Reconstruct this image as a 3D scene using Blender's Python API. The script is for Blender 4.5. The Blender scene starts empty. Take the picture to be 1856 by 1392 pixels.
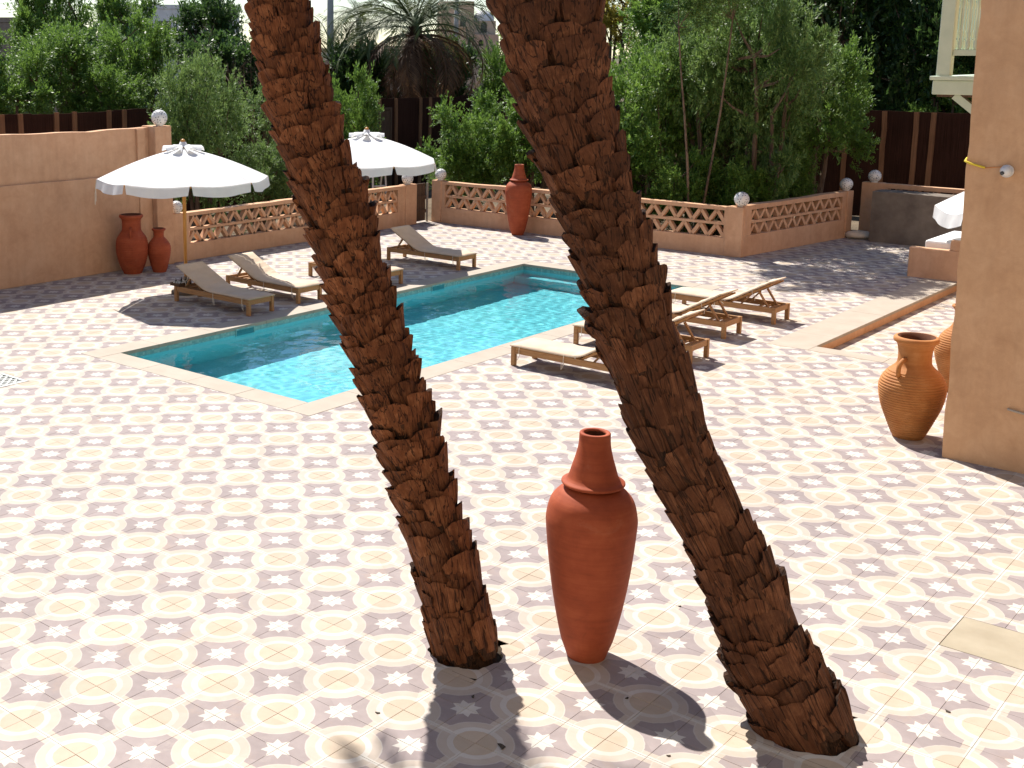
import bpy, math, random
import numpy as np
from mathutils import Vector, Matrix, Quaternion

# ------------------------------------------------------------------ camera, sky, sun, exposure
scene = bpy.context.scene
col = scene.collection
CAM = Vector((5.0996, -4.9682, 4.3752))
fwd = Vector((-0.65392481, 0.73329034, -0.18619242)).normalized()
upv = Vector((-0.12646356, 0.13669593, 0.9825076)).normalized()
rgt = fwd.cross(upv).normalized()
upv = rgt.cross(fwd).normalized()
cd = bpy.data.cameras.new('camera')
cam = bpy.data.objects.new('camera', cd)
col.objects.link(cam)
M = Matrix((rgt, upv, -fwd)).transposed().to_4x4()
M.translation = CAM
cam.matrix_world = M
cd.sensor_fit = 'HORIZONTAL'
cd.sensor_width = 36.0
cd.lens = 2211.1 / 1856 * 36.0
cd.shift_x = (928 - 647.34) / 1856
cd.shift_y = (512.99 - 696) / 1856
cd.clip_start = 0.1
cd.clip_end = 2000
scene.camera = cam

SUN = Vector((-0.669, 0.311, 1.0)).normalized()
world = bpy.data.worlds.new('World')
scene.world = world
world.use_nodes = True
wn = world.node_tree
bg = wn.nodes['Background']
sky = wn.nodes.new('ShaderNodeTexSky')
sky.sky_type = 'NISHITA'
sky.sun_disc = False
sky.sun_elevation = math.asin(SUN.z)
sky.sun_rotation = math.atan2(SUN.x, SUN.y)
sky.air_density = 1.0
sky.dust_density = 0.1
sky.ozone_density = 3.0
sky_tint = wn.nodes.new('ShaderNodeMix')          # warm white-balance tint: the whole dome a little less blue
sky_tint.data_type = 'RGBA'
sky_tint.blend_type = 'MULTIPLY'
sky_tint.inputs[0].default_value = 1.0
sky_tint.inputs[7].default_value = (1.0, 0.985, 0.96, 1.0)
wn.links.new(sky.outputs[0], sky_tint.inputs[6])
wn.links.new(sky_tint.outputs[2], bg.inputs[0])
bg.inputs[1].default_value = 0.09
ld = bpy.data.lights.new('sun', 'SUN')
ld.energy = 5.0
ld.angle = math.radians(0.53)
ld.color = (1.0, 0.95, 0.875)
sun = bpy.data.objects.new('sun', ld)
col.objects.link(sun)
sun.rotation_mode = 'QUATERNION'
sun.rotation_quaternion = (-SUN).to_track_quat('-Z', 'Y')
sun.location = SUN * 40

vs = scene.view_settings
vs.view_transform = 'Standard'
vs.look = 'None'
vs.exposure = 0.79
vs.gamma = 1.0
vs.use_curve_mapping = False
scene.render.engine = 'CYCLES'
scene.cycles.use_denoising = True
scene.cycles.max_bounces = 6
scene.cycles.diffuse_bounces = 3
scene.cycles.glossy_bounces = 3
scene.cycles.transmission_bounces = 4
scene.cycles.transparent_max_bounces = 8
scene.cycles.sample_clamp_indirect = 8.0

rnd = random.Random(7)


# ------------------------------------------------------------------ node helpers
class NT:
    def __init__(self, name):
        self.mat = bpy.data.materials.new(name)
        self.mat.use_nodes = True
        self.t = self.mat.node_tree
        self.N = self.t.nodes
        self.L = self.t.links
        self.bsdf = self.N['Principled BSDF']
        self.out = self.N['Material Output']

    def n(self, typ, **kw):
        nd = self.N.new(typ)
        for k, v in kw.items():
            setattr(nd, k, v)
        return nd

    def put(self, sock, v):
        if isinstance(v, bpy.types.NodeSocket):
            self.L.new(v, sock)
        elif isinstance(v, (tuple, list)):
            v = tuple(v)
            sock.default_value = v if len(v) == len(sock.default_value) else v + (1.0,)
        else:
            sock.default_value = v

    def m(self, op, a, b=None, c=None, clamp=False):
        nd = self.n('ShaderNodeMath', operation=op, use_clamp=clamp)
        self.put(nd.inputs[0], a)
        if b is not None:
            self.put(nd.inputs[1], b)
        if c is not None:
            self.put(nd.inputs[2], c)
        return nd.outputs[0]

    def mix(self, fac, a, b, blend='MIX'):
        nd = self.n('ShaderNodeMix', data_type='RGBA', blend_type=blend)
        self.put(nd.inputs[0], fac)
        self.put(nd.inputs[6], a)
        self.put(nd.inputs[7], b)
        return nd.outputs[2]

    def coord(self, which='Object'):
        return self.n('ShaderNodeTexCoord').outputs[which]

    def pos(self):
        return self.n('ShaderNodeNewGeometry').outputs['Position']

    def scale(self, vec, s):
        nd = self.n('ShaderNodeVectorMath', operation='MULTIPLY')
        self.put(nd.inputs[0], vec)
        nd.inputs[1].default_value = s
        return nd.outputs[0]

    def vadd(self, a, b):
        nd = self.n('ShaderNodeVectorMath', operation='ADD')
        self.put(nd.inputs[0], a)
        self.put(nd.inputs[1], b)
        return nd.outputs[0]

    def noise(self, vec, scale, detail=4, rough=0.55, dist=0.0):
        nd = self.n('ShaderNodeTexNoise')
        self.L.new(vec, nd.inputs['Vector'])
        nd.inputs['Scale'].default_value = scale
        nd.inputs['Detail'].default_value = detail
        nd.inputs['Roughness'].default_value = rough
        nd.inputs['Distortion'].default_value = dist
        return nd.outputs['Fac']

    def ramp(self, fac, stops):
        nd = self.n('ShaderNodeValToRGB')
        cr = nd.color_ramp
        while len(cr.elements) < len(stops):
            cr.elements.new(0.5)
        for e, (p, c) in zip(cr.elements, stops):
            e.position = p
            e.color = tuple(c) + ((1.0,) if len(c) == 3 else ())
        self.L.new(fac, nd.inputs[0])
        return nd.outputs[0]

    def bump(self, h, strength, dist=0.01):
        nd = self.n('ShaderNodeBump')
        nd.inputs['Strength'].default_value = strength
        nd.inputs['Distance'].default_value = dist
        self.L.new(h, nd.inputs['Height'])
        return nd.outputs[0]

    def fin(self, color=None, rough=0.8, normal=None, spec=0.3, metal=0.0):
        b = self.bsdf
        if color is not None:
            self.put(b.inputs['Base Color'], color)
        self.put(b.inputs['Roughness'], rough)
        b.inputs['Specular IOR Level'].default_value = spec
        b.inputs['Metallic'].default_value = metal
        if normal is not None:
            self.L.new(normal, b.inputs['Normal'])
        return self.mat


def blotchy(name, c1, c2, scale=3.0, rough=0.85, bump=0.3, bscale=60.0, bdist=0.004, spec=0.25, world_space=False, c3=None):
    t = NT(name)
    v = t.pos() if world_space else t.coord()
    f = t.noise(v, scale, 6, 0.62)
    stops = [(0.32, c1), (0.68, c2)] if c3 is None else [(0.28, c1), (0.5, c2), (0.75, c3)]
    c = t.ramp(f, stops)
    h = t.noise(v, bscale, 5, 0.6)
    return t.fin(c, rough, t.bump(h, bump, bdist), spec)


def hexc(r, g, b):
    def l(x):
        x /= 255.0
        return x / 12.92 if x <= 0.04045 else ((x + 0.055) / 1.055) ** 2.4
    return (l(r), l(g), l(b))


# ------------------------------------------------------------------ materials
def tile_material():
    t = NT('cement_tile')
    pos = t.pos()
    # per-tile cell value (tile = 0.3 m)
    cell = t.n('ShaderNodeVectorMath', operation='FLOOR')
    t.L.new(t.scale(pos, (1 / 0.3, 1 / 0.3, 0.0)), cell.inputs[0])
    wnz = t.n('ShaderNodeTexWhiteNoise', noise_dimensions='3D')
    t.L.new(cell.outputs[0], wnz.inputs['Vector'])
    # hand-made wobble: whole-tile offset + fine edge wobble
    off = t.n('ShaderNodeVectorMath', operation='SUBTRACT')
    t.L.new(wnz.outputs['Color'], off.inputs[0])
    off.inputs[1].default_value = (0.5, 0.5, 0.5)
    wob = t.n('ShaderNodeTexNoise')
    t.L.new(pos, wob.inputs['Vector'])
    wob.inputs['Scale'].default_value = 22
    wob.inputs['Detail'].default_value = 2
    wo = t.n('ShaderNodeVectorMath', operation='SUBTRACT')
    t.L.new(wob.outputs['Color'], wo.inputs[0])
    wo.inputs[1].default_value = (0.5, 0.5, 0.5)
    p = t.vadd(pos, t.scale(off.outputs[0], (0.006, 0.006, 0)))
    p = t.vadd(p, t.scale(wo.outputs[0], (0.011, 0.011, 0)))
    sep = t.n('ShaderNodeSeparateXYZ')
    t.L.new(p, sep.inputs[0])

    def fold(s):
        q = t.m('ADD', t.m('MULTIPLY', s, 1 / 0.6), 0.5)
        q = t.m('SUBTRACT', t.m('FRACT', q), 0.5)
        return t.m('MULTIPLY', t.m('ABSOLUTE', q), 2.0)
    ax = fold(sep.outputs[0])
    ay = fold(sep.outputs[1])
    bx = t.m('SUBTRACT', 1.0, ax)
    by = t.m('SUBTRACT', 1.0, ay)

    def hyp(a, b):
        return t.m('SQRT', t.m('ADD', t.m('MULTIPLY', a, a), t.m('MULTIPLY', b, b)))
    dc = hyp(bx, by)
    ds = hyp(ax, ay)

    def lt(a, b):
        return t.m('LESS_THAN', a, b)
    # 8-point star
    ang = t.m('ARCTAN2', ay, ax)
    a8 = t.m('SUBTRACT', t.m('MODULO', t.m('ADD', ang, math.pi / 8), math.pi / 4), math.pi / 8)
    a8 = t.m('ABSOLUTE', a8)
    R, r = 0.375, 0.235
    ix, iy = r * math.cos(math.pi / 8), r * math.sin(math.pi / 8)
    px = t.m('MULTIPLY', ds, t.m('COSINE', a8))
    py = t.m('MULTIPLY', ds, t.m('SINE', a8))
    lhs = t.m('ADD', t.m('MULTIPLY', px, iy), t.m('MULTIPLY', py, R - ix))
    star = lt(lhs, R * iy)
    disc = lt(dc, 0.475)
    ring = lt(dc, 0.615)
    purple = t.m('MULTIPLY', t.m('GREATER_THAN', dc, 0.83), lt(t.m('MAXIMUM', ax, ay), 0.80))
    strip = lt(t.m('MINIMUM', bx, by), 0.058)
    thin = t.m('MULTIPLY', t.m('GREATER_THAN', dc, 0.815), lt(dc, 0.845))
    grain = t.noise(pos, 180, 3, 0.6)
    cloud = t.noise(pos, 1.6, 5, 0.6)
    cloud2 = t.noise(t.vadd(pos, t.scale(wnz.outputs['Color'], (9, 9, 9))), 7.0, 4, 0.6)
    cream = t.ramp(cloud2, [(0.25, (0.43, 0.365, 0.307)), (0.7, (0.475, 0.408, 0.348))])
    peach = t.ramp(cloud2, [(0.25, (0.425, 0.345, 0.262)), (0.7, (0.475, 0.39, 0.307))])
    purp = t.ramp(cloud2, [(0.2, (0.262, 0.215, 0.210)), (0.75, (0.325, 0.275, 0.267))])
    white = t.ramp(cloud2, [(0.25, (0.50, 0.465, 0.42)), (0.7, (0.56, 0.525, 0.48))])
    c = cream
    c = t.mix(purple, c, purp)
    c = t.mix(t.m('MULTIPLY', thin, 0.45), c, white)
    c = t.mix(strip, c, white)
    fade = t.m('ADD', 0.55, t.m('MULTIPLY', wnz.outputs['Value'], 0.45))
    c = t.mix(t.m('MULTIPLY', ring, fade), c, white)
    c = t.mix(disc, c, peach)
    c = t.mix(star, c, white)
    # tile-to-tile tone, stains, grain
    tone = t.m('ADD', t.m('MULTIPLY', wnz.outputs['Value'], 0.16), 0.90)
    tone = t.m('MULTIPLY', tone, t.m('ADD', t.m('MULTIPLY', cloud, 0.16), 0.90))
    tone = t.m('MULTIPLY', tone, t.m('ADD', t.m('MULTIPLY', grain, 0.14), 0.92))
    tc = t.n('ShaderNodeCombineColor')
    for i in range(3):
        t.L.new(tone, tc.inputs[i])
    c = t.mix(1.0, c, tc.outputs[0], 'MULTIPLY')
    stain = t.ramp(t.noise(pos, 1.3, 8, 0.70, 0.8), [(0.55, (0, 0, 0)), (0.70, (1, 1, 1))])
    c = t.mix(t.m('MULTIPLY', stain, 0.26), c, (0.42, 0.28, 0.17))
    wear = t.ramp(t.noise(pos, 5.0, 8, 0.75, 0.4), [(0.57, (0, 0, 0)), (0.66, (1, 1, 1))])
    c = t.mix(t.m('MULTIPLY', wear, 0.22), c, (0.44, 0.39, 0.34))
    grime = t.ramp(t.noise(pos, 40.0, 4, 0.7), [(0.66, (0, 0, 0)), (0.74, (1, 1, 1))])
    c = t.mix(t.m('MULTIPLY', grime, 0.18), c, (0.16, 0.12, 0.10))
    return t.fin(c, 0.68, t.bump(grain, 0.06, 0.002), 0.15)


def plaster(name, a, b, c):
    t = NT(name)
    v = t.pos()
    f = t.noise(v, 1.3, 7, 0.66, 0.3)
    f2 = t.noise(v, 5.5, 8, 0.7, 0.6)
    col_ = t.ramp(t.m('ADD', t.m('MULTIPLY', f, 0.6), t.m('MULTIPLY', f2, 0.4)), [(0.36, a), (0.5, b), (0.64, c)])
    pale = t.ramp(t.noise(t.scale(v, (1.0, 1.0, 0.7)), 2.3, 9, 0.72, 1.2), [(0.54, (0, 0, 0)), (0.66, (1, 1, 1))])
    col_ = t.mix(t.m('MULTIPLY', pale, 0.20), col_, tuple(min(1, x * 1.12 + 0.03) for x in c))
    pit = t.ramp(t.noise(v, 26, 3, 0.6), [(0.72, (0, 0, 0)), (0.76, (1, 1, 1))])
    col_ = t.mix(t.m('MULTIPLY', pit, 0.35), col_, tuple(x * 0.45 for x in a))
    streak = t.noise(t.scale(v, (5.0, 5.0, 0.55)), 1.6, 5, 0.6)
    col_ = t.mix(t.m('MULTIPLY', t.ramp(streak, [(0.45, (0, 0, 0)), (0.8, (1, 1, 1))]), 0.22), col_, tuple(x * 0.62 for x in a))
    h = t.m('ADD', t.m('MULTIPLY', t.noise(v, 9, 5, 0.6), 1.0), t.m('MULTIPLY', t.noise(v, 90, 4, 0.6), 0.25))
    return t.fin(col_, 0.9, t.bump(h, 0.5, 0.012), 0.15)


def wood(name, dark, mid, light, axis=(1, 14, 14), rough=0.55, sc=4.0):
    t = NT(name)
    v = t.coord()
    info = t.n('ShaderNodeObjectInfo')
    off = t.n('ShaderNodeCombineXYZ')
    for i in range(3):
        t.L.new(t.m('MULTIPLY', info.outputs['Random'], 13.0 + i * 7), off.inputs[i])
    v = t.vadd(v, off.outputs[0])
    f = t.noise(t.scale(v, axis), sc, 6, 0.65, 0.4)
    c = t.ramp(f, [(0.25, dark), (0.5, mid), (0.75, light)])
    g = t.noise(t.scale(v, tuple(x * 4 for x in axis)), sc, 3, 0.6)
    return t.fin(c, rough, t.bump(g, 0.25, 0.003), 0.3)


def clay(name, a, b, c, rib=0.0):
    t = NT(name)
    v = t.coord()
    ring = t.noise(t.scale(v, (1.2, 1.2, 16)), 2.2, 6, 0.65, 0.5)
    bl = t.noise(v, 5, 5, 0.6)
    f = t.m('ADD', t.m('MULTIPLY', ring, 0.40), t.m('MULTIPLY', bl, 0.60))
    cc = t.ramp(f, [(0.32, a), (0.5, b), (0.7, c)])
    dust = t.ramp(t.noise(v, 3.1, 6, 0.7, 0.5), [(0.58, (0, 0, 0)), (0.75, (1, 1, 1))])
    cc = t.mix(t.m('MULTIPLY', dust, 0.22), cc, (0.52, 0.30, 0.20))
    sm = t.ramp(t.noise(t.scale(v, (1, 1, 0.6)), 7.0, 7, 0.7, 0.8), [(0.56, (0, 0, 0)), (0.70, (1, 1, 1))])
    cc = t.mix(t.m('MULTIPLY', sm, 0.25), cc, tuple(x * 0.5 for x in a))
    h = t.m('ADD', t.m('MULTIPLY', t.noise(t.scale(v, (1, 1, 40)), 3, 3, 0.5), 0.8), t.m('MULTIPLY', t.noise(v, 120, 3, 0.6), 0.3))
    return t.fin(cc, 0.72, t.bump(h, 0.16, 0.004), 0.3)


def bark(name, dark, mid, light, fx=70, fz=5):
    t = NT(name)
    v = t.coord()
    info = t.n('ShaderNodeObjectInfo')
    off = t.n('ShaderNodeCombineXYZ')
    for i in range(3):
        t.L.new(t.m('MULTIPLY', info.outputs['Random'], 5.0 + i * 3), off.inputs[i])
    v = t.vadd(v, off.outputs[0])
    fib = t.noise(t.scale(v, (fx, fx, fz)), 1.0, 6, 0.7, 0.5)
    bl = t.noise(v, 9, 5, 0.65)
    f = t.m('ADD', t.m('MULTIPLY', fib, 0.45), t.m('MULTIPLY', bl, 0.55))
    c = t.ramp(f, [(0.33, tuple(x * 0.55 + y * 0.45 for x, y in zip(dark, mid))), (0.5, mid), (0.68, light)])
    # long dark splits following the fibres
    crk = t.noise(t.scale(v, (fx * 0.36, fx * 0.36, fz * 0.45)), 1.0, 2, 0.5, 0.0)
    cm = t.ramp(t.m('ABSOLUTE', t.m('SUBTRACT', crk, 0.5)), [(0.010, (1, 1, 1)), (0.028, (0, 0, 0))])
    c = t.mix(t.m('MULTIPLY', cm, 0.85), c, dark)
    tn = t.m('ADD', 0.72, t.m('MULTIPLY', info.outputs['Random'], 0.56))
    tc = t.n('ShaderNodeCombineColor')
    for i in range(3):
        t.L.new(tn, tc.inputs[i])
    c = t.mix(1.0, c, tc.outputs[0], 'MULTIPLY')
    h = t.m('SUBTRACT', t.noise(t.scale(v, (fx * 1.3, fx * 1.3, fz)), 1.0, 4, 0.65), t.m('MULTIPLY', cm, 0.7))
    return t.fin(c, 0.85, t.bump(h, 0.7, 0.012), 0.2)


def leaf_material(name, a, b, c, trans=0.35, rough=0.42):
    t = NT(name)
    g = t.n('ShaderNodeNewGeometry')
    rp = g.outputs['Random Per Island']
    cl = t.noise(g.outputs['Position'], 0.9, 3, 0.6)
    f = t.m('ADD', t.m('MULTIPLY', rp, 0.55), t.m('MULTIPLY', cl, 0.5))
    cc = t.ramp(f, [(0.2, a), (0.52, b), (0.85, c)])
    t.fin(cc, rough, None, 0.4)
    tr = t.n('ShaderNodeBsdfTranslucent')
    t.L.new(t.mix(0.6, cc, tuple(min(1, x * 1.9) for x in c), 'MIX'), tr.inputs[0])
    mx = t.n('ShaderNodeMixShader')
    mx.inputs[0].default_value = trans
    t.L.new(t.bsdf.outputs[0], mx.inputs[1])
    t.L.new(tr.outputs[0], mx.inputs[2])
    t.L.new(mx.outputs[0], t.out.inputs[0])
    return t.mat


def fabric(name, c1, c2, trans=0.0):
    t = NT(name)
    v = t.coord()
    f = t.noise(v, 4, 5, 0.6)
    cc = t.ramp(f, [(0.3, c1), (0.7, c2)])
    wv = t.noise(v, 220, 2, 0.5)
    fold = t.noise(t.scale(v, (1.0, 1.8, 1.0)), 5, 3, 0.5)
    t.fin(cc, 0.9, t.bump(t.m('ADD', fold, t.m('MULTIPLY', wv, 0.12)), 0.35, 0.02), 0.1)
    if trans:
        tr = t.n('ShaderNodeBsdfTranslucent')
        t.L.new(cc, tr.inputs[0])
        mx = t.n('ShaderNodeMixShader')
        mx.inputs[0].default_value = trans
        t.L.new(t.bsdf.outputs[0], mx.inputs[1])
        t.L.new(tr.outputs[0], mx.inputs[2])
        t.L.new(mx.outputs[0], t.out.inputs[0])
    return t.mat


def water_material():
    t = NT('pool_water')
    b = t.bsdf
    b.inputs['Base Color'].default_value = (0.80, 0.97, 1.0, 1)
    b.inputs['Roughness'].default_value = 0.0
    b.inputs['IOR'].default_value = 1.333
    b.inputs['Transmission Weight'].default_value = 1.0
    return t.mat


def mosaic_material():
    t = NT('pool_mosaic')
    v = t.pos()
    s = t.scale(v, (28.0, 28.0, 28.0))
    cell = t.n('ShaderNodeVectorMath', operation='FLOOR')
    t.L.new(s, cell.inputs[0])
    wz = t.n('ShaderNodeTexWhiteNoise', noise_dimensions='3D')
    t.L.new(cell.outputs[0], wz.inputs['Vector'])
    c = t.ramp(wz.outputs['Value'], [(0.0, (0.13, 0.31, 0.32)), (0.45, (0.18, 0.38, 0.38)), (0.8, (0.23, 0.44, 0.42)), (1.0, (0.30, 0.49, 0.47))])
    return t.fin(c, 0.3, None, 0.5)


def reed_material(name, a, b):
    t = NT(name)
    v = t.pos()
    st = t.noise(t.scale(v, (45, 45, 0.7)), 1.0, 4, 0.7)
    bl = t.noise(v, 1.2, 4, 0.6)
    c = t.ramp(t.m('ADD', t.m('MULTIPLY', st, 0.7), t.m('MULTIPLY', bl, 0.3)), [(0.35, a), (0.65, b)])
    return t.fin(c, 0.95, t.bump(st, 0.8, 0.02), 0.05)


def glass_dark(name, c=(0.02, 0.025, 0.03)):
    t = NT(name)
    return t.fin(c, 0.15, None, 0.6)


M_TILE = tile_material()
M_GROUT = blotchy('grout', (0.20, 0.155, 0.125), (0.32, 0.25, 0.20), 5, 0.95, 0.3, 80, world_space=True)
M_COPING = blotchy('coping_stone', (0.36, 0.305, 0.245), (0.42, 0.36, 0.295), 2.2, 0.75, 0.25, 140, 0.003, world_space=True)
M_SLAB = blotchy('plain_stone', (0.31, 0.26, 0.185), (0.38, 0.325, 0.24), 2.5, 0.75, 0.25, 120, 0.003, world_space=True)
M_PLASTER = plaster('terracotta_plaster', (0.54, 0.310, 0.182), (0.62, 0.370, 0.224), (0.68, 0.425, 0.268))
M_PLASTER2 = plaster('building_plaster', (0.50, 0.297, 0.170), (0.58, 0.357, 0.210), (0.65, 0.417, 0.256))
M_BOUNCE = plaster('cream_bounce_plaster', (0.62, 0.50, 0.37), (0.70, 0.58, 0.44), (0.76, 0.64, 0.50))  # pale cream so the added wings bounce more warm light
M_CONCRETE = blotchy('raw_concrete', (0.13, 0.105, 0.085), (0.24, 0.20, 0.16), 1.8, 0.95, 0.5, 40, 0.006, world_space=True)
M_POOL = blotchy('pool_paint', (0.16, 0.61, 0.675), (0.21, 0.67, 0.73), 0.8, 0.5, 0.05, 30, 0.002, world_space=True)
M_WATER = water_material()
M_MOSAIC = mosaic_material()
M_DARKBLUE = blotchy('skimmer_blue', (0.03, 0.20, 0.25), (0.05, 0.27, 0.32), 8, 0.4)
M_SOIL = blotchy('soil', (0.035, 0.024, 0.016), (0.08, 0.055, 0.036), 12, 1.0, 0.8, 40, 0.02)
M_GARDEN = blotchy('garden_earth', (0.10, 0.075, 0.05), (0.20, 0.15, 0.10), 0.7, 1.0, 0.8, 12, 0.05, world_space=True)
M_BOOT = bark('palm_boot', (0.018, 0.007, 0.004), (0.150, 0.052, 0.021), (0.29, 0.122, 0.054), 75, 1.6)
M_BOOT2 = bark('palm_boot_weathered', (0.016, 0.007, 0.004), (0.100, 0.037, 0.017), (0.215, 0.092, 0.045), 80, 1.8)
M_CORE = bark('palm_fibre', (0.012, 0.006, 0.004), (0.045, 0.02, 0.010), (0.11, 0.05, 0.026), 60, 9)
M_CLAY = clay('terracotta_red', (0.235, 0.046, 0.017), (0.315, 0.064, 0.024), (0.395, 0.096, 0.038))
M_CLAY_O = clay('terracotta_orange', (0.32, 0.115, 0.030), (0.40, 0.162, 0.046), (0.48, 0.225, 0.08))
M_INSIDE = blotchy('jar_inside', (0.08, 0.03, 0.016), (0.13, 0.05, 0.025), 6, 0.95)
M_TEAK = wood('teak', (0.28, 0.135, 0.052), (0.38, 0.205, 0.088), (0.46, 0.275, 0.13))
M_POLE = wood('varnished_pole', (0.40, 0.17, 0.035), (0.52, 0.24, 0.055), (0.60, 0.31, 0.09), (12, 12, 1), 0.35)
M_CUSHION = fabric('cream_canvas', (0.54, 0.43, 0.32), (0.61, 0.495, 0.38))
M_CANVAS = fabric('white_canvas', (0.78, 0.78, 0.77), (0.84, 0.84, 0.83), 0.18)
M_WHITEFAB = fabric('white_mattress', (0.74, 0.73, 0.71), (0.80, 0.79, 0.77))
M_CORD = blotchy('cotton_tie', (0.62, 0.55, 0.45), (0.72, 0.65, 0.54), 10)
M_CERAMIC = blotchy('white_ceramic', (0.70, 0.68, 0.64), (0.80, 0.79, 0.76), 4, 0.35, 0.1, 40, spec=0.5)
M_PIERCE = blotchy('pierced_hole', (0.10, 0.11, 0.14), (0.16, 0.17, 0.20), 8, 0.9)
M_DARKWOOD = wood('dark_wood', (0.055, 0.032, 0.02), (0.10, 0.062, 0.04), (0.155, 0.10, 0.065), (10, 10, 1), 0.8)
M_WHITEP = blotchy('white_paint', (0.62, 0.60, 0.56), (0.74, 0.72, 0.69), 8, 0.6)
M_GREENP = blotchy('pale_green_paint', (0.46, 0.555, 0.44), (0.53, 0.62, 0.50), 5, 0.5)
M_REED = reed_material('reed_screen', (0.024, 0.0115, 0.008), (0.068, 0.031, 0.022))
M_BATTEN = reed_material('palm_rib_batten', (0.17, 0.085, 0.045), (0.32, 0.17, 0.095))
M_LEAF = leaf_material('leaf_green', (0.045, 0.105, 0.012), (0.095, 0.185, 0.024), (0.17, 0.275, 0.05), 0.28, 0.5)
M_LEAF2 = leaf_material('leaf_grey_green', (0.055, 0.11, 0.02), (0.11, 0.19, 0.042), (0.19, 0.28, 0.08), 0.28, 0.5)
M_LEAFD = leaf_material('leaf_dark', (0.018, 0.045, 0.011), (0.036, 0.08, 0.018), (0.062, 0.115, 0.027))
M_LEAFY = leaf_material('leaf_yellow', (0.16, 0.15, 0.02), (0.30, 0.26, 0.035), (0.42, 0.36, 0.07))
M_TWIG = bark('grey_twig', (0.06, 0.04, 0.028), (0.14, 0.095, 0.065), (0.24, 0.17, 0.12), 40, 6)
M_FROND = leaf_material('palm_frond_green', (0.03, 0.05, 0.012), (0.055, 0.082, 0.02), (0.10, 0.125, 0.04), 0.15, 0.6)
M_DEADFROND = leaf_material('palm_frond_dry', (0.065, 0.031, 0.015), (0.125, 0.062, 0.03), (0.20, 0.112, 0.058), 0.2, 0.7)
M_PVC = blotchy('white_plastic', (0.66, 0.66, 0.66), (0.74, 0.74, 0.74), 4, 0.35, spec=0.5)
M_LENS = glass_dark('camera_lens')
M_YELLOW = blotchy('yellow_conduit', (0.62, 0.46, 0.03), (0.74, 0.57, 0.06), 8, 0.5)
M_ORANGE = blotchy('orange_wire', (0.55, 0.20, 0.05), (0.62, 0.25, 0.07), 8, 0.6)
M_IRON = blotchy('grate_metal', (0.42, 0.44, 0.42), (0.55, 0.57, 0.55), 10, 0.5, spec=0.4)
M_BLACK = blotchy('black_void', (0.006, 0.006, 0.006), (0.014, 0.013, 0.012), 8, 1.0)
M_HOUSE1 = plaster('house_beige', (0.42, 0.31, 0.225), (0.48, 0.36, 0.27), (0.54, 0.42, 0.32))
M_HOUSE2 = plaster('house_grey', (0.16, 0.13, 0.11), (0.21, 0.175, 0.15), (0.26, 0.22, 0.19))
M_HOUSE3 = plaster('house_white', (0.56, 0.56, 0.57), (0.64, 0.64, 0.65), (0.70, 0.70, 0.71))
M_HOUSE4 = plaster('house_rose', (0.40, 0.27, 0.20), (0.46, 0.32, 0.25), (0.52, 0.38, 0.30))
M_WINDOW = glass_dark('window_dark', (0.025, 0.02, 0.018))
M_POLEC = blotchy('concrete_pole', (0.34, 0.32, 0.30), (0.44, 0.42, 0.39), 3, 0.9)
M_BOTTLE = glass_dark('dark_bottle', (0.01, 0.012, 0.012))
M_PEBBLE = blotchy('white_pebble', (0.62, 0.60, 0.56), (0.78, 0.76, 0.72), 30, 0.8)
M_SACK = fabric('pale_sack', (0.60, 0.53, 0.43), (0.72, 0.65, 0.54))
M_DRYLEAF = blotchy('dry_leaf', (0.035, 0.03, 0.025), (0.09, 0.07, 0.05), 60, 0.9)


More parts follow.
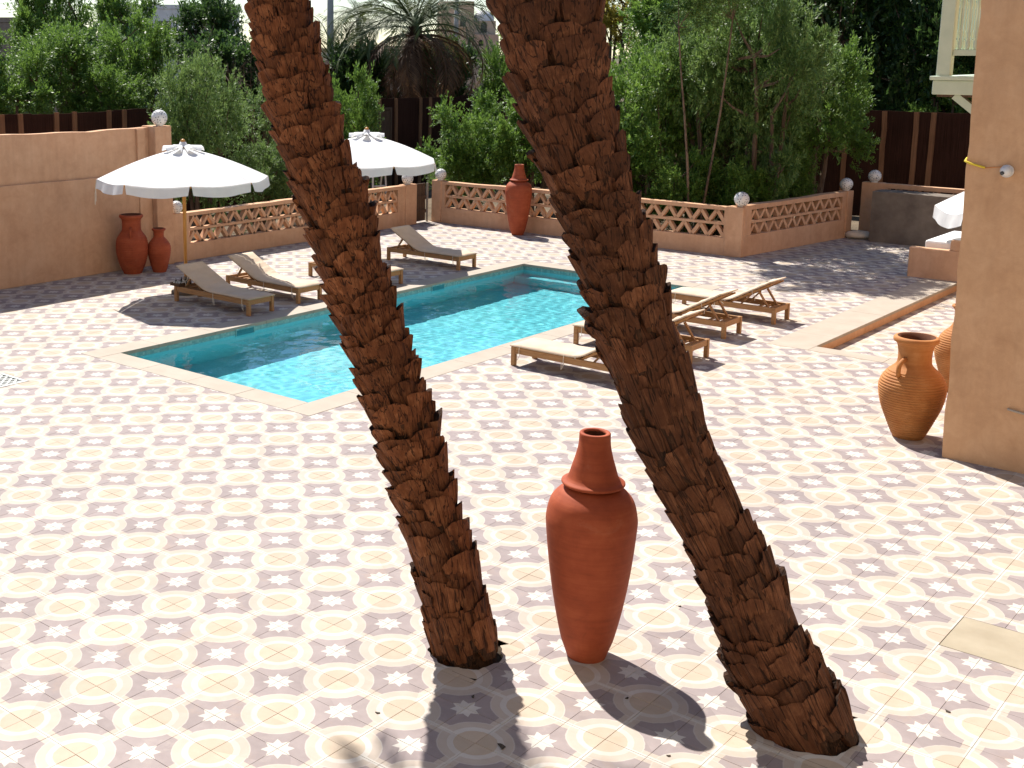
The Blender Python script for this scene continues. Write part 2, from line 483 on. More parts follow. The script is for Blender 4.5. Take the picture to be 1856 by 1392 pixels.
# ------------------------------------------------------------------ mesh helpers
class MB:
    def __init__(self):
        self.v = []
        self.f = []

    def add(self, vs_, fs_):
        o = len(self.v)
        self.v += [tuple(p) for p in vs_]
        self.f += [tuple(i + o for i in f) for f in fs_]
        return self

    def box(self, x0, x1, y0, y1, z0, z1, mtx=None):
        vs_ = [(x0, y0, z0), (x1, y0, z0), (x1, y1, z0), (x0, y1, z0), (x0, y0, z1), (x1, y0, z1), (x1, y1, z1), (x0, y1, z1)]
        if mtx is not None:
            vs_ = [mtx @ Vector(p) for p in vs_]
        return self.add(vs_, [(0, 3, 2, 1), (4, 5, 6, 7), (0, 1, 5, 4), (1, 2, 6, 5), (2, 3, 7, 6), (3, 0, 4, 7)])

    def bar(self, a, b, w, h, up=(0, 0, 1)):
        a, b = Vector(a), Vector(b)
        d = b - a
        L = d.length
        z = d.normalized()
        x = Vector(up).cross(z)
        if x.length < 1e-4:
            x = Vector((1, 0, 0)).cross(z)
        x.normalize()
        y = z.cross(x)
        m = Matrix((x, y, z)).transposed().to_4x4()
        m.translation = a
        return self.box(-w / 2, w / 2, -h / 2, h / 2, 0, L, m)

    def tube(self, pts, rad, n=8, caps=True):
        pts = [Vector(p) for p in pts]
        rs = rad if isinstance(rad, (list, tuple)) else [rad] * len(pts)
        vs_, fs_ = [], []
        prev = None
        for i, p in enumerate(pts):
            d = (pts[min(i + 1, len(pts) - 1)] - pts[max(i - 1, 0)]).normalized()
            if prev is None:
                x = d.orthogonal().normalized()
            else:
                x = (prev - d * prev.dot(d))
                x = x.normalized() if x.length > 1e-5 else d.orthogonal().normalized()
            prev = x
            y = d.cross(x)
            for k in range(n):
                a = 2 * math.pi * k / n
                vs_.append(p + (x * math.cos(a) + y * math.sin(a)) * rs[i])
        for i in range(len(pts) - 1):
            for k in range(n):
                fs_.append((i * n + k, i * n + (k + 1) % n, (i + 1) * n + (k + 1) % n, (i + 1) * n + k))
        if caps:
            fs_.append(tuple(range(n))[::-1])
            fs_.append(tuple((len(pts) - 1) * n + k for k in range(n)))
        return self.add(vs_, fs_)

    def lathe(self, prof, n=40, wob=0.0, seed=0):
        r_ = random.Random(seed)
        ph = r_.random() * 6
        vs_, fs_ = [], []
        for (r, z) in prof:
            for k in range(n):
                a = 2 * math.pi * k / n
                q = r * (1 + wob * math.sin(2 * a + ph + z * 2.0) + wob * 0.5 * math.sin(3 * a - ph * 2 + z * 5))
                vs_.append((q * math.cos(a), q * math.sin(a), z))
        for i in range(len(prof) - 1):
            for k in range(n):
                fs_.append((i * n + k, i * n + (k + 1) % n, (i + 1) * n + (k + 1) % n, (i + 1) * n + k))
        return self.add(vs_, fs_)

    def prism(self, poly, z0, z1):
        n = len(poly)
        vs_ = [(x, y, z0) for x, y in poly] + [(x, y, z1) for x, y in poly]
        fs_ = [tuple(range(n))[::-1], tuple(range(n, 2 * n))] + [(i, (i + 1) % n, n + (i + 1) % n, n + i) for i in range(n)]
        return self.add(vs_, fs_)

    def mesh(self, name, mat, smooth=False):
        me = bpy.data.meshes.new(name)
        me.from_pydata(self.v, [], self.f)
        me.materials.append(mat)
        if smooth:
            me.polygons.foreach_set('use_smooth', [True] * len(me.polygons))
        me.update()
        return me

    def build(self, name, mat, parent=None, smooth=False, bevel=0.0, loc=None):
        o = bpy.data.objects.new(name, self.mesh(name, mat, smooth))
        col.objects.link(o)
        if parent is not None:
            o.parent = parent
        if loc is not None:
            o.location = loc
        if bevel:
            b = o.modifiers.new('bevel', 'BEVEL')
            b.width = bevel
            b.segments = 2
            b.limit_method = 'ANGLE'
            b.angle_limit = math.radians(40)
        return o


def tag(o, label=None, cat=None, group=None, kind=None):
    if label:
        o['label'] = label
    if cat:
        o['category'] = cat
    if group:
        o['group'] = group
    if kind:
        o['kind'] = kind
    return o


def thing(name, label, cat, loc=(0, 0, 0), rotz=0.0, group=None, scale=None):
    o = bpy.data.objects.new(name, None)
    o.empty_display_size = 0.2
    col.objects.link(o)
    o.location = loc
    o.rotation_euler = (0, 0, rotz)
    if scale:
        o.scale = scale
    return tag(o, label, cat, group)


def copy_tree(root, loc, rotz, label):
    r = root.copy()
    col.objects.link(r)
    r.location = loc
    r.rotation_euler = (0, 0, rotz)
    r['label'] = label
    for ch in list(root.children):
        c = ch.copy()
        col.objects.link(c)
        c.parent = r
        for g in list(ch.children):
            d = g.copy()
            col.objects.link(d)
            d.parent = c
    return r


def link(name, me, parent, loc=(0, 0, 0)):
    o = bpy.data.objects.new(name, me)
    col.objects.link(o)
    o.parent = parent
    o.location = loc
    return o


def np_mesh(name, V, F, mat, smooth=False):
    """V (n,3) float, F (m,4) int quads"""
    me = bpy.data.meshes.new(name)
    me.vertices.add(len(V))
    me.vertices.foreach_set('co', np.asarray(V, np.float32).ravel())
    me.loops.add(F.size)
    me.loops.foreach_set('vertex_index', np.asarray(F, np.int32).ravel())
    me.polygons.add(len(F))
    me.polygons.foreach_set('loop_start', np.arange(0, F.size, 4, dtype=np.int32))
    me.polygons.foreach_set('loop_total', np.full(len(F), 4, np.int32))
    if smooth:
        me.polygons.foreach_set('use_smooth', np.ones(len(F), bool))
    me.materials.append(mat)
    me.update(calc_edges=True)
    return me


# ------------------------------------------------------------------ ground and terrace
T = 0.3
PX0, PX1, PY0, PY1 = -9.15, -5.28, 5.75, 16.28           # pool inner edge
CW = 0.40                                                # coping width
SX, SY = -1.72, 13.12                                    # corner of the sunken terrace
TX0, TX1, TY0, TY1 = -14.9, 9.0, -5.1, 20.15
PIT1 = (0.118, 1.85, 0.305)
PIT2 = (2.42, 2.508, 0.36)
GR = (-9.40, -8.79, 3.36, 3.96)                          # drain grate
CV = (2.70, 3.90, 4.32, 4.95)                            # plain access cover


def rsub(rects, h):
    out = []
    hx0, hx1, hy0, hy1 = h
    for (x0, x1, y0, y1) in rects:
        if hx0 >= x1 or hx1 <= x0 or hy0 >= y1 or hy1 <= y0:
            out.append((x0, x1, y0, y1))
            continue
        if x0 < hx0:
            out.append((x0, hx0, y0, y1))
        if hx1 < x1:
            out.append((hx1, x1, y0, y1))
        a, b = max(x0, hx0), min(x1, hx1)
        if y0 < hy0:
            out.append((a, b, y0, hy0))
        if hy1 < y1:
            out.append((a, b, hy1, y1))
    return [r for r in out if r[1] - r[0] > 0.004 and r[3] - r[2] > 0.004]


SB = 0.24                                                # border strip beside the step
HOLES = [(PX0 - CW, PX1 + CW, PY0 - CW, PY1 + CW),
         (PIT1[0] - PIT1[2], PIT1[0] + PIT1[2], PIT1[1] - PIT1[2], PIT1[1] + PIT1[2]),
         (PIT2[0] - PIT2[2], PIT2[0] + PIT2[2], PIT2[1] - PIT2[2], PIT2[1] + PIT2[2]),
         GR, CV, (SX - 0.62, 20, SY - 0.30, 40)]
main = [(TX0, TX1, TY0, TY1), (-6.3, SX, TY1, 25.3)]

# garden / outside ground: one sheet with a hole under the terrace
mb = MB()
for (x0, x1, y0, y1) in rsub([(-600, 600, -600, 900)], (TX0 + 0.05, TX1, TY0, 25.25)):
    mb.add([(x0, y0, -0.03), (x1, y0, -0.03), (x1, y1, -0.03), (x0, y1, -0.03)], [(0, 1, 2, 3)])
for (x0, x1, y0, y1) in [(TX0, -6.3, TY1 + 0.01, 25.3)]:
    mb.add([(x0, y0, -0.03), (x1, y0, -0.03), (x1, y1, -0.03), (x0, y1, -0.03)], [(0, 1, 2, 3)])
tag(mb.build('ground', M_GARDEN), kind='structure')

floor_mb = MB()
rects = list(main)
for h in HOLES:
    rects = rsub(rects, h)
for (x0, x1, y0, y1) in rects:
    floor_mb.add([(x0, y0, -0.005), (x1, y0, -0.005), (x1, y1, -0.005), (x0, y1, -0.005)], [(0, 1, 2, 3)])
terrace = tag(floor_mb.build('terrace_floor', M_GROUT), kind='structure')


def tile_geo(w, h, gap=0.0012, bev=0.0018, depth=0.006):
    x, y = w / 2 - gap, h / 2 - gap
    xi, yi = x - bev, y - bev
    vs_ = [(-x, -y, -depth), (x, -y, -depth), (x, y, -depth), (-x, y, -depth),
           (-x, -y, -bev * 0.7), (x, -y, -bev * 0.7), (x, y, -bev * 0.7), (-x, y, -bev * 0.7),
           (-xi, -yi, 0), (xi, -yi, 0), (xi, yi, 0), (-xi, yi, 0)]
    fs_ = [(8, 9, 10, 11)]
    for i in range(4):
        j = (i + 1) % 4
        fs_ += [(i, j, 4 + j, 4 + i), (4 + i, 4 + j, 8 + j, 8 + i)]
    return vs_, fs_


def proj_px(p):
    d = Vector(p) - CAM
    z = d.dot(fwd)
    if z < 0.5:
        return None
    return 647.34 + 2211.1 * d.dot(rgt) / z, 512.99 - 2211.1 * d.dot(upv) / z, z


tiles = []
for i in range(int(math.floor(TX0 / T)), int(math.ceil(TX1 / T))):
    for j in range(int(math.floor(TY0 / T)), int(math.ceil(25.3 / T))):
        cell = (i * T, i * T + T, j * T, j * T + T)
        rs = []
        for (x0, x1, y0, y1) in main:
            a = (max(cell[0], x0), min(cell[1], x1), max(cell[2], y0), min(cell[3], y1))
            if a[1] - a[0] > 0.004 and a[3] - a[2] > 0.004:
                rs.append(a)
        for h in HOLES:
            rs = rsub(rs, h)
        tiles += rs
# the largest tiles in view become parts of their own
near = []
rest = []
for r in tiles:
    full = abs(r[1] - r[0] - T) < 1e-5 and abs(r[3] - r[2] - T) < 1e-5
    q = proj_px(((r[0] + r[1]) / 2, (r[2] + r[3]) / 2, 0))
    if full and q and -20 < q[0] < 1876 and q[1] < 1420:
        near.append((q[2], r))
    else:
        rest.append(r)
near.sort(key=lambda e: e[0])
rest += [r for _, r in near[290:]]
near = [r for _, r in near[:290]]
tmb = MB()
tmb.add(*tile_geo(T, T))
tile_me = tmb.mesh('floor_tile', M_TILE)
for r in near:
    o = link('floor_tile', tile_me, terrace, ((r[0] + r[1]) / 2, (r[2] + r[3]) / 2, rnd.uniform(-0.0006, 0.0006)))
    o.rotation_euler = (rnd.gauss(0, 0.0016), rnd.gauss(0, 0.0016), 0)
smb = MB()
for r in rest:
    vs_, fs_ = tile_geo(r[1] - r[0], r[3] - r[2])
    cx, cy, dz = (r[0] + r[1]) / 2, (r[2] + r[3]) / 2, rnd.uniform(-0.0006, 0.0006)
    tx, ty = rnd.gauss(0, 0.0014), rnd.gauss(0, 0.0014)
    smb.add([(x + cx, y + cy, z + dz + x * tx + y * ty) for x, y, z in vs_], fs_)
tag(smb.build('floor_tiles', M_TILE, terrace), kind='stuff')

# tree pits: soil plus the hand-cut tile that closes round the trunk
for (cx, cy, hw), rr in ((PIT1, 0.272), (PIT2, 0.315)):
    soil = MB()
    soil.box(cx - hw, cx + hw, cy - hw, cy + hw, -0.12, -0.045)
    so = soil.build('tree_pit_soil', M_SOIL, terrace)
    ring = MB()
    for q0, q1 in ((-90, 20), (20, 60), (120, 200), (200, 270)):
        n = 14
        pts_in, pts_out = [], []
        for k in range(n + 1):
            a = math.radians(q0 + (q1 - q0) * k / n)
            c_, s_ = math.cos(a), math.sin(a)
            k2 = hw / max(abs(c_), abs(s_))
            ri = rr + 0.012 * math.sin(a * 7) + 0.006 * math.sin(a * 17)
            if ri > k2 - 0.004:
                ri = k2 - 0.004
            pts_in.append((cx + ri * c_, cy + ri * s_))
            pts_out.append((cx + k2 * c_, cy + k2 * s_))
        vs_ = [(x, y, z) for z in (0.0, -0.03) for x, y in pts_in] + [(x, y, 0.0) for x, y in pts_out]
        m_ = n + 1
        fs_ = []
        for k in range(n):
            fs_.append((k, 2 * m_ + k, 2 * m_ + k + 1, k + 1))
            fs_.append((k, k + 1, m_ + k + 1, m_ + k))
        ring.add(vs_, fs_)
    ring.build('cut_tile', M_TILE, terrace)

# ------------------------------------------------------------------ pool
pool = MB()
WZ = -0.115
D = -1.35
pool.add([(PX0, PY0, D), (PX1, PY0, D), (PX1, PY1, D), (PX0, PY1, D)], [(0, 1, 2, 3)])
BZ = -0.17
for (a, b) in (((PX0, PY0), (PX1, PY0)), ((PX1, PY0), (PX1, PY1)), ((PX1, PY1), (PX0, PY1)), ((PX0, PY1), (PX0, PY0))):
    pool.add([(a[0], a[1], D), (a[0], a[1], BZ), (b[0], b[1], BZ), (b[0], b[1], D)], [(0, 1, 2, 3)])
pool_o = tag(pool.build('pool_basin', M_POOL), kind='structure')
mos = MB()
for (a, b) in (((PX0, PY0), (PX1, PY0)), ((PX1, PY0), (PX1, PY1)), ((PX1, PY1), (PX0, PY1)), ((PX0, PY1), (PX0, PY0))):
    mos.add([(a[0], a[1], BZ), (a[0], a[1], -0.022), (b[0], b[1], -0.022), (b[0], b[1], BZ)], [(0, 1, 2, 3)])
mos.build('mosaic_band', M_MOSAIC, pool_o)
st = MB()
st.box(PX0 + 0.003, PX1 - 0.003, PY1 - 0.34, PY1 - 0.003, D + 0.003, -0.62)
st.build('pool_step', M_POOL, pool_o, bevel=0.03)
for ya, yb in ((8.08, 8.46), (13.18, 13.54)):
    sk = MB()
    sk.box(PX0 - 0.05, PX0 + 0.006, ya, yb, -0.24, -0.05)
    so = sk.build('skimmer', M_DARKBLUE, pool_o)
    fr = MB()
    for z_ in (-0.245, -0.045):
        fr.box(PX0 + 0.001, PX0 + 0.012, ya - 0.02, yb + 0.02, z_ - 0.012, z_ + 0.012)
    for y_ in (ya - 0.012, yb + 0.012):
        fr.box(PX0 + 0.001, PX0 + 0.011, y_ - 0.012, y_ + 0.012, -0.232, -0.058)
    fr.build('skimmer_frame', M_MOSAIC, so)
# water: a real, gently rippled sheet
nx, ny = 260, 700
xs = np.linspace(PX0 + 0.002, PX1 - 0.002, nx)
ys = np.linspace(PY0 + 0.002, PY1 - 0.002, ny)
gx, gy = np.meshgrid(xs, ys)
rg = np.random.default_rng(3)
gz = np.full_like(gx, WZ)
for _ in range(46):
    a = rg.normal(0.6, 0.9)
    k = math.exp(rg.uniform(math.log(7), math.log(48)))
    ph_ = 0.5 * np.sin(gx * rg.uniform(0.6, 2) + rg.uniform(0, 6)) + 0.5 * np.sin(gy * rg.uniform(0.6, 2) + rg.uniform(0, 6))
    gz += 0.0040 / k * np.sin(k * (gx * math.cos(a) + gy * math.sin(a)) + rg.uniform(0, 6.28) + ph_ * 1.6)
V = np.stack([gx, gy, gz], -1).reshape(-1, 3)
idx = np.arange(nx * ny).reshape(ny, nx)
F = np.stack([idx[:-1, :-1], idx[:-1, 1:], idx[1:, 1:], idx[1:, :-1]], -1).reshape(-1, 4)
wo = bpy.data.objects.new('water', np_mesh('water', V, F, M_WATER, True))
col.objects.link(wo)
tag(wo, kind='structure')
wo.cycles.is_caustics_caster = True
pool_o.cycles.is_caustics_receiver = True
for ch in pool_o.children:
    ch.cycles.is_caustics_receiver = True
ld.cycles.is_caustics_light = True
# coping slabs
cop = bpy.data.objects.new('pool_coping', None)
col.objects.link(cop)
tag(cop, kind='structure')


def slab(x0, x1, y0, y1, parent, name='coping_slab', z0=-0.05, z1=0.004, mat=None, bevel=0.006):
    m_ = MB()
    m_.box(x0 + 0.001, x1 - 0.001, y0 + 0.001, y1 - 0.001, z0, z1 + rnd.uniform(-0.0008, 0.0008))
    return m_.build(name, mat or M_COPING, parent, bevel=bevel)


n = 10
for side in (PX0 - CW, PX1 - 0.012):
    x0, x1 = (side, PX0 + 0.012) if side < -7 else (side, PX1 + CW)
    for k in range(n):
        L = (PY1 - PY0 + 2 * CW) / n
        slab(x0, x1, PY0 - CW + k * L, PY0 - CW + (k + 1) * L, cop)
n = 4
for side in (0, 1):
    y0, y1 = (PY0 - CW, PY0 + 0.012) if side == 0 else (PY1 - 0.012, PY1 + CW)
    for k in range(n):
        L = (PX1 - PX0 - 0.024) / n
        slab(PX0 + 0.012 + k * L, PX0 + 0.012 + (k + 1) * L, y0, y1, cop)

# ------------------------------------------------------------------ sunken terrace with its step
SD = -0.17
low = MB()
low.add([(SX, SY, SD - 0.005), (20, SY, SD - 0.005), (20, 25.3, SD - 0.005), (SX, 25.3, SD - 0.005)], [(0, 1, 2, 3)])
low_o = tag(low.build('sunken_terrace', M_GROUT), kind='structure')
lt = MB()
for i in range(int(math.floor(SX / T)), int(6 / T)):
    for j in range(int(math.floor(SY / T)), int(21 / T)):
        a = (max(i * T, SX), i * T + T, max(j * T, SY), j * T + T)
        if a[1] - a[0] > 0.01 and a[3] - a[2] > 0.01:
            vs_, fs_ = tile_geo(a[1] - a[0], a[3] - a[2])
            lt.add([(x + (a[0] + a[1]) / 2, y + (a[2] + a[3]) / 2, z + SD) for x, y, z in vs_], fs_)
tag(lt.build('floor_tiles', M_TILE, low_o), kind='stuff')
rs_ = MB()
rs_.add([(SX, SY, SD), (SX, 25, SD), (SX, 25, -0.03), (SX, SY, -0.03)], [(0, 1, 2, 3)])
rs_.add([(SX, SY, SD), (20, SY, SD), (20, SY, -0.03), (SX, SY, -0.03)], [(3, 2, 1, 0)])
rs_.build('step_riser', M_PLASTER, low_o)
k = 0
y = SY - 0.30
while y < 25:
    slab(SX - 0.62, SX + 0.02, y, min(y + 1.1, 25.2), low_o, 'step_slab', -0.045, 0.003)
    y += 1.1
x = SX + 0.02
while x < 9:
    slab(x, x + 1.1, SY - 0.30, SY + 0.02, low_o, 'step_slab', -0.045, 0.003)
    x += 1.1

# plain cover slab and the drain grate
cv = MB()
cv.box(CV[0] + 0.004, CV[1] - 0.004, CV[2] + 0.004, CV[3] - 0.004, -0.04, 0.001)
tag(cv.build('access_cover', M_SLAB, bevel=0.003), 'plain beige stone slab set among the patterned tiles at the right edge', 'cover slab')
gt = thing('drain_grate', 'pale metal drain grate with a pierced pattern in the tiled floor', 'drain grate', ((GR[0] + GR[1]) / 2, (GR[2] + GR[3]) / 2, 0))
hw_, hh_ = (GR[1] - GR[0]) / 2, (GR[3] - GR[2]) / 2
g = MB()
g.box(-hw_, hw_, -hh_, hh_, -0.09, -0.05)
g.build('drain_pit', M_BLACK, gt)
g = MB()
for s_ in (-1, 1):
    g.box(-hw_ + 0.003, hw_ - 0.003, s_ * (hh_ - 0.028) - 0.025, s_ * (hh_ - 0.028) + 0.025, -0.05, 0.004)
    g.box(s_ * (hw_ - 0.028) - 0.025, s_ * (hw_ - 0.028) + 0.025, -hh_ + 0.056, hh_ - 0.056, -0.05, 0.0035)
g.build('grate_frame', M_IRON, gt)
for i in range(-4, 5):
    for s_ in (-1, 1):
        b_ = MB()
        cx = i * 0.115
        L = 0.24
        # clip the diagonal bar to the frame
        a0, a1 = -L, L
        p0, p1 = Vector((cx - L, -s_ * L, 0)), Vector((cx + L, s_ * L, 0))
        ts = [0.0, 1.0]
        d = p1 - p0
        lo, hi = 0.0, 1.0
        for ax_ in (0, 1):
            lim = (hw_ if ax_ == 0 else hh_) - 0.045
            t0, t1 = (-lim - p0[ax_]) / d[ax_], (lim - p0[ax_]) / d[ax_]
            lo, hi = max(lo, min(t0, t1)), min(hi, max(t0, t1))
        if hi - lo > 0.05:
            q0, q1 = p0 + d * lo, p0 + d * hi
            zz = -0.012 if s_ > 0 else -0.0135
            b_.bar((q0.x, q0.y, zz), (q1.x, q1.y, zz), 0.03, 0.022)
            b_.build('grate_bar', M_IRON, gt)
edge = MB()
for s_ in (-1, 1):
    edge.box(-hw_ - 0.012, hw_ + 0.012, s_ * (hh_ + 0.004) - 0.006, s_ * (hh_ + 0.004) + 0.006, -0.02, 0.003)
    edge.box(s_ * (hw_ + 0.004) - 0.006, s_ * (hw_ + 0.004) + 0.006, -hh_ - 0.002, hh_ + 0.002, -0.02, 0.0025)
edge.build('rim', M_CONCRETE, gt)


# ------------------------------------------------------------------ walls
def wavy_top(mb_, x0, x1, y0, y1, z0, z1, seed, amp=0.012, n=None):
    """a box whose top is slightly uneven, as hand-plastered"""
    r_ = random.Random(seed)
    n = n or max(4, int((x1 - x0) / 0.35))
    ph = [r_.uniform(0, 6) for _ in range(4)]

    def zz(x):
        return z1 + amp * (0.6 * math.sin(x * 1.7 + ph[0]) + 0.4 * math.sin(x * 4.9 + ph[1])) + r_.uniform(-amp, amp) * 0.3
    vs_, fs_ = [], []
    for i in range(n + 1):
        x = x0 + (x1 - x0) * i / n
        z = zz(x)
        vs_ += [(x, y0, z0), (x, y0, z), (x, y1, z), (x, y1, z0)]
    for i in range(n):
        a, b = i * 4, i * 4 + 4
        fs_ += [(a, b, b + 1, a + 1), (a + 1, b + 1, b + 2, a + 2), (a + 2, b + 2, b + 3, a + 3)]
    fs_ += [(0, 1, 2, 3), (n * 4 + 3, n * 4 + 2, n * 4 + 1, n * 4)]
    mb_.add(vs_, fs_)


def lattice_wall(label, p0, p1, h, lat, posts, thick=0.20, period=0.385, seed=1, zb=0.0):
    d = Vector(p1) - Vector(p0)
    L = d.length
    t = thing('garden_wall', label, 'garden wall', (p0[0], p0[1], zb), math.atan2(d.y, d.x))
    l0, l1, z0, z1 = lat
    a0 = posts[0]
    a1 = L - posts[1]
    m_ = MB()
    m_.box(a0, a1, 0.0, thick, 0, z0)
    m_.build('plinth', M_PLASTER, t, bevel=0.01)
    m_ = MB()
    wavy_top(m_, a0, a1, 0.0, thick, z1, h, seed)
    m_.build('top_beam', M_PLASTER, t)
    if l0 > a0:
        MB().box(a0, l0, 0.0, thick, z0, z1).build('panel_end', M_PLASTER, t)
    if l1 < a1:
        MB().box(l1, a1, 0.0, thick, z0, z1).build('panel_end', M_PLASTER, t)
    for (u0, u1) in ((0, posts[0]), (L - posts[1], L)):
        if u1 - u0 > 0.01:
            m_ = MB()
            m_.box(u0, u1, -0.025, thick + 0.025, 0, h + 0.015)
            m_.build('post', M_PLASTER, t, bevel=0.015)
    m_ = MB()
    zm = (z0 + z1) / 2
    ya, yb = 0.03, thick - 0.05
    m_.box(l0, l1, ya, yb, zm - 0.028, zm + 0.028)
    n = max(1, round((l1 - l0) / period))
    w = (l1 - l0) / n
    for r, (za, zb_) in enumerate(((z0, zm - 0.028), (zm + 0.028, z1))):
        for i in range(n):
            x = l0 + i * w
            xm = x + w / 2
            for (xa, xb) in ((x, xm), (xm, x + w)):
                up_ = xb if (xa == x) else xa
                # strut leaning between the rails
                if xa == x:
                    b0, b1 = (xa, za), (xb, zb_)
                else:
                    b0, b1 = (xb, za), (xa, zb_)
                if r == 1:
                    b0, b1 = (b0[0], za), (b1[0], zb_)
                sw = 0.044 + rnd.uniform(-0.005, 0.005)
                vs_ = [(b0[0] - sw, ya, b0[1]), (b0[0] + sw, ya, b0[1]), (b1[0] + sw, ya, b1[1]), (b1[0] - sw, ya, b1[1])]
                vs_ += [(x_, yb, z_) for x_, _, z_ in vs_]
                m_.add(vs_, [(0, 1, 2, 3), (7, 6, 5, 4), (0, 4, 5, 1), (1, 5, 6, 2), (2, 6, 7, 3), (3, 7, 4, 0)])
    m_.build('lattice_panel', M_PLASTER, t)
    return t


# tall plain wall at the left with its end pillar
tw = thing('tall_wall', 'tall plain terracotta plaster wall with a ledge line, at the left edge', 'wall', (-14.7, -6, 0), math.pi / 2)
m_ = MB()
m_.box(0, 16.87, 0.0, 0.26, 0, 1.92)
m_.build('lower_wall', M_PLASTER, tw, bevel=0.012)
m_ = MB()
wavy_top(m_, 0, 16.87, 0.06, 0.26, 1.92, 2.84, 5, 0.02)
m_.build('upper_wall', M_PLASTER, tw)
m_ = MB()
m_.box(16.55, 16.87, -0.03, 0.0, 0.0, 1.90)
m_.box(16.55, 16.75, 0.0, 0.058, 1.935, 2.83)
m_.build('pilaster', M_PLASTER, tw, bevel=0.01)
m_ = MB()
m_.box(16.872, 17.30, -0.17, 0.28, 0, 2.875)
m_.build('pillar', M_PLASTER, tw, bevel=0.02)

lattice_wall('long low terracotta wall with pierced triangles behind the cream loungers, left of the wooden gate', (-14.6, 11.32), (-14.6, 19.40), 1.03,
             (0.45, 7.35, 0.37, 0.95), (0.02, 0.45), seed=11)
lattice_wall('low pierced-triangle terracotta wall along the back behind the tall red jar', (-14.62, 20.08), (-6.10, 20.14), 1.08,
             (0.42, 8.08, 0.40, 1.0), (0.30, 0.40), seed=12)
lattice_wall('short pierced terracotta wall running back from the wall corner on the right', (-6.12, 20.20), (-5.50, 24.88), 1.12,
             (0.30, 4.25, 0.46, 1.02), (0.02, 0.28), seed=13)
lattice_wall('pierced terracotta wall at the far right behind the grey concrete block', (-5.44, 25.28), (4.0, 25.28), 1.30,
             (0.62, 9.2, 0.60, 1.20), (0.50, 0.2), period=0.42, seed=14)

# wooden gate at the left corner and a grey panel added in the dark gap at the right one
gt = thing('wooden_gate', 'dark plank gate with a white jamb between two plaster posts', 'gate', (-14.66, 19.42, 0.0), math.pi / 2)
for k in range(4):
    m_ = MB()
    m_.box(0.01 + k * 0.125, 0.01 + k * 0.125 + 0.118, 0.05 + rnd.uniform(0, 0.008), 0.09, 0.04, 1.02)
    m_.build('plank', M_DARKWOOD, gt, bevel=0.004)
for z_ in (0.25, 0.62):
    m_ = MB()
    m_.box(0.01, 0.50, 0.02, 0.049, z_, z_ + 0.09)
    m_.build('rail', M_DARKWOOD, gt, bevel=0.004)
m_ = MB()
m_.box(0.556, 0.580, 0.02, 0.08, 0.0, 1.02)
m_.build('jamb', M_COPING, gt, bevel=0.004)
g2 = thing('gap_panel', 'grey panel added in the dark gap between the two posts at right', 'gate', (-5.80, 25.02, 0.0), math.radians(80))
for k in range(2):
    m_ = MB()
    m_.box(k * 0.13, k * 0.13 + 0.125, 0, 0.035, 0.03, 0.62)
    m_.build('plank', M_CONCRETE, g2, bevel=0.004)

# raw concrete block in front of the far wall
cb = MB()
wavy_top(cb, 0, 8.0, 0, 0.62, 0.0, 1.19, 21, 0.01)
o = cb.build('concrete_block', M_CONCRETE, loc=(-4.90, 24.46, 0))
tag(o, 'long unpainted grey concrete block standing before the far pierced wall', 'concrete block')

# pale sack lying at the post
r_ = random.Random(3)
sk = MB()
n1_, n2_ = 12, 7
vs_, fs_ = [], []
for i in range(n2_ + 1):
    ph = math.pi * i / n2_
    for k in range(n1_):
        a = 2 * math.pi * k / n1_
        q = 1 + 0.18 * math.sin(a * 2 + 1) + r_.uniform(-0.1, 0.1)
        vs_.append((0.30 * q * math.sin(ph) * math.cos(a), 0.19 * q * math.sin(ph) * math.sin(a), max(0.0, 0.09 + 0.10 * q * math.cos(ph))))
for i in range(n2_):
    for k in range(n1_):
        fs_.append((i * n1_ + k, i * n1_ + (k + 1) % n1_, (i + 1) * n1_ + (k + 1) % n1_, (i + 1) * n1_ + k))
sk.add(vs_, fs_)
o = sk.build('sandbag', M_SACK, smooth=True, loc=(-5.20, 24.72, 0.0))
o.rotation_euler = (0, 0, 0.3)
tag(o, 'pale lumpy sack lying on the ground against the plaster post', 'sack')


# ------------------------------------------------------------------ pierced ceramic globes on the walls
def globe(label, loc, r=0.15, seed=0):
    t = thing('globe_lamp', label, 'globe lamp', loc, seed * 0.9, 'white pierced ceramic globes on the walls')
    prof = [(0.0, 0.0), (0.075, 0.0), (0.08, 0.02)]
    for k in range(2, 25):
        a = math.pi * (1 - k / 24.0)
        if r * math.sin(a) > 0.07 or k > 10:
            prof.append((max(r * math.sin(a), 0.0), r + r * math.cos(a)))
    MB().lathe(prof, 32).build('globe', M_CERAMIC, t, smooth=True)
    m_ = MB()
    dirs = []
    r_ = random.Random(seed)
    for ring_, nn in ((0.0, 6), (0.75, 8), (-0.45, 8), (1.2, 5)):
        for k in range(nn):
            a = 2 * math.pi * (k + 0.5 * r_.random()) / nn
            dirs.append((a, ring_))
    for (a, e) in dirs:
        d = Vector((math.cos(a) * math.cos(e), math.sin(a) * math.cos(e), math.sin(e)))
        x = Vector((0, 0, 1)).cross(d).normalized()
        y = d.cross(x)
        rot = r_.uniform(0, 3.14)
        for pet in range(3):
            b = rot + pet * 2.094
            u = x * math.cos(b) + y * math.sin(b)
            w = d.cross(u)
            c0 = d + u * 0.08
            ps = [c0, c0 + u * 0.12 + w * 0.065, c0 + u * 0.27, c0 + u * 0.12 - w * 0.065]
            ps = [Vector((0, 0, r)) + q.normalized() * (r + 0.0015) for q in ps]
            m_.add(ps, [(0, 1, 2, 3), (3, 2, 1, 0)])
    m_.build('piercing', M_PIERCE, t)
    return t


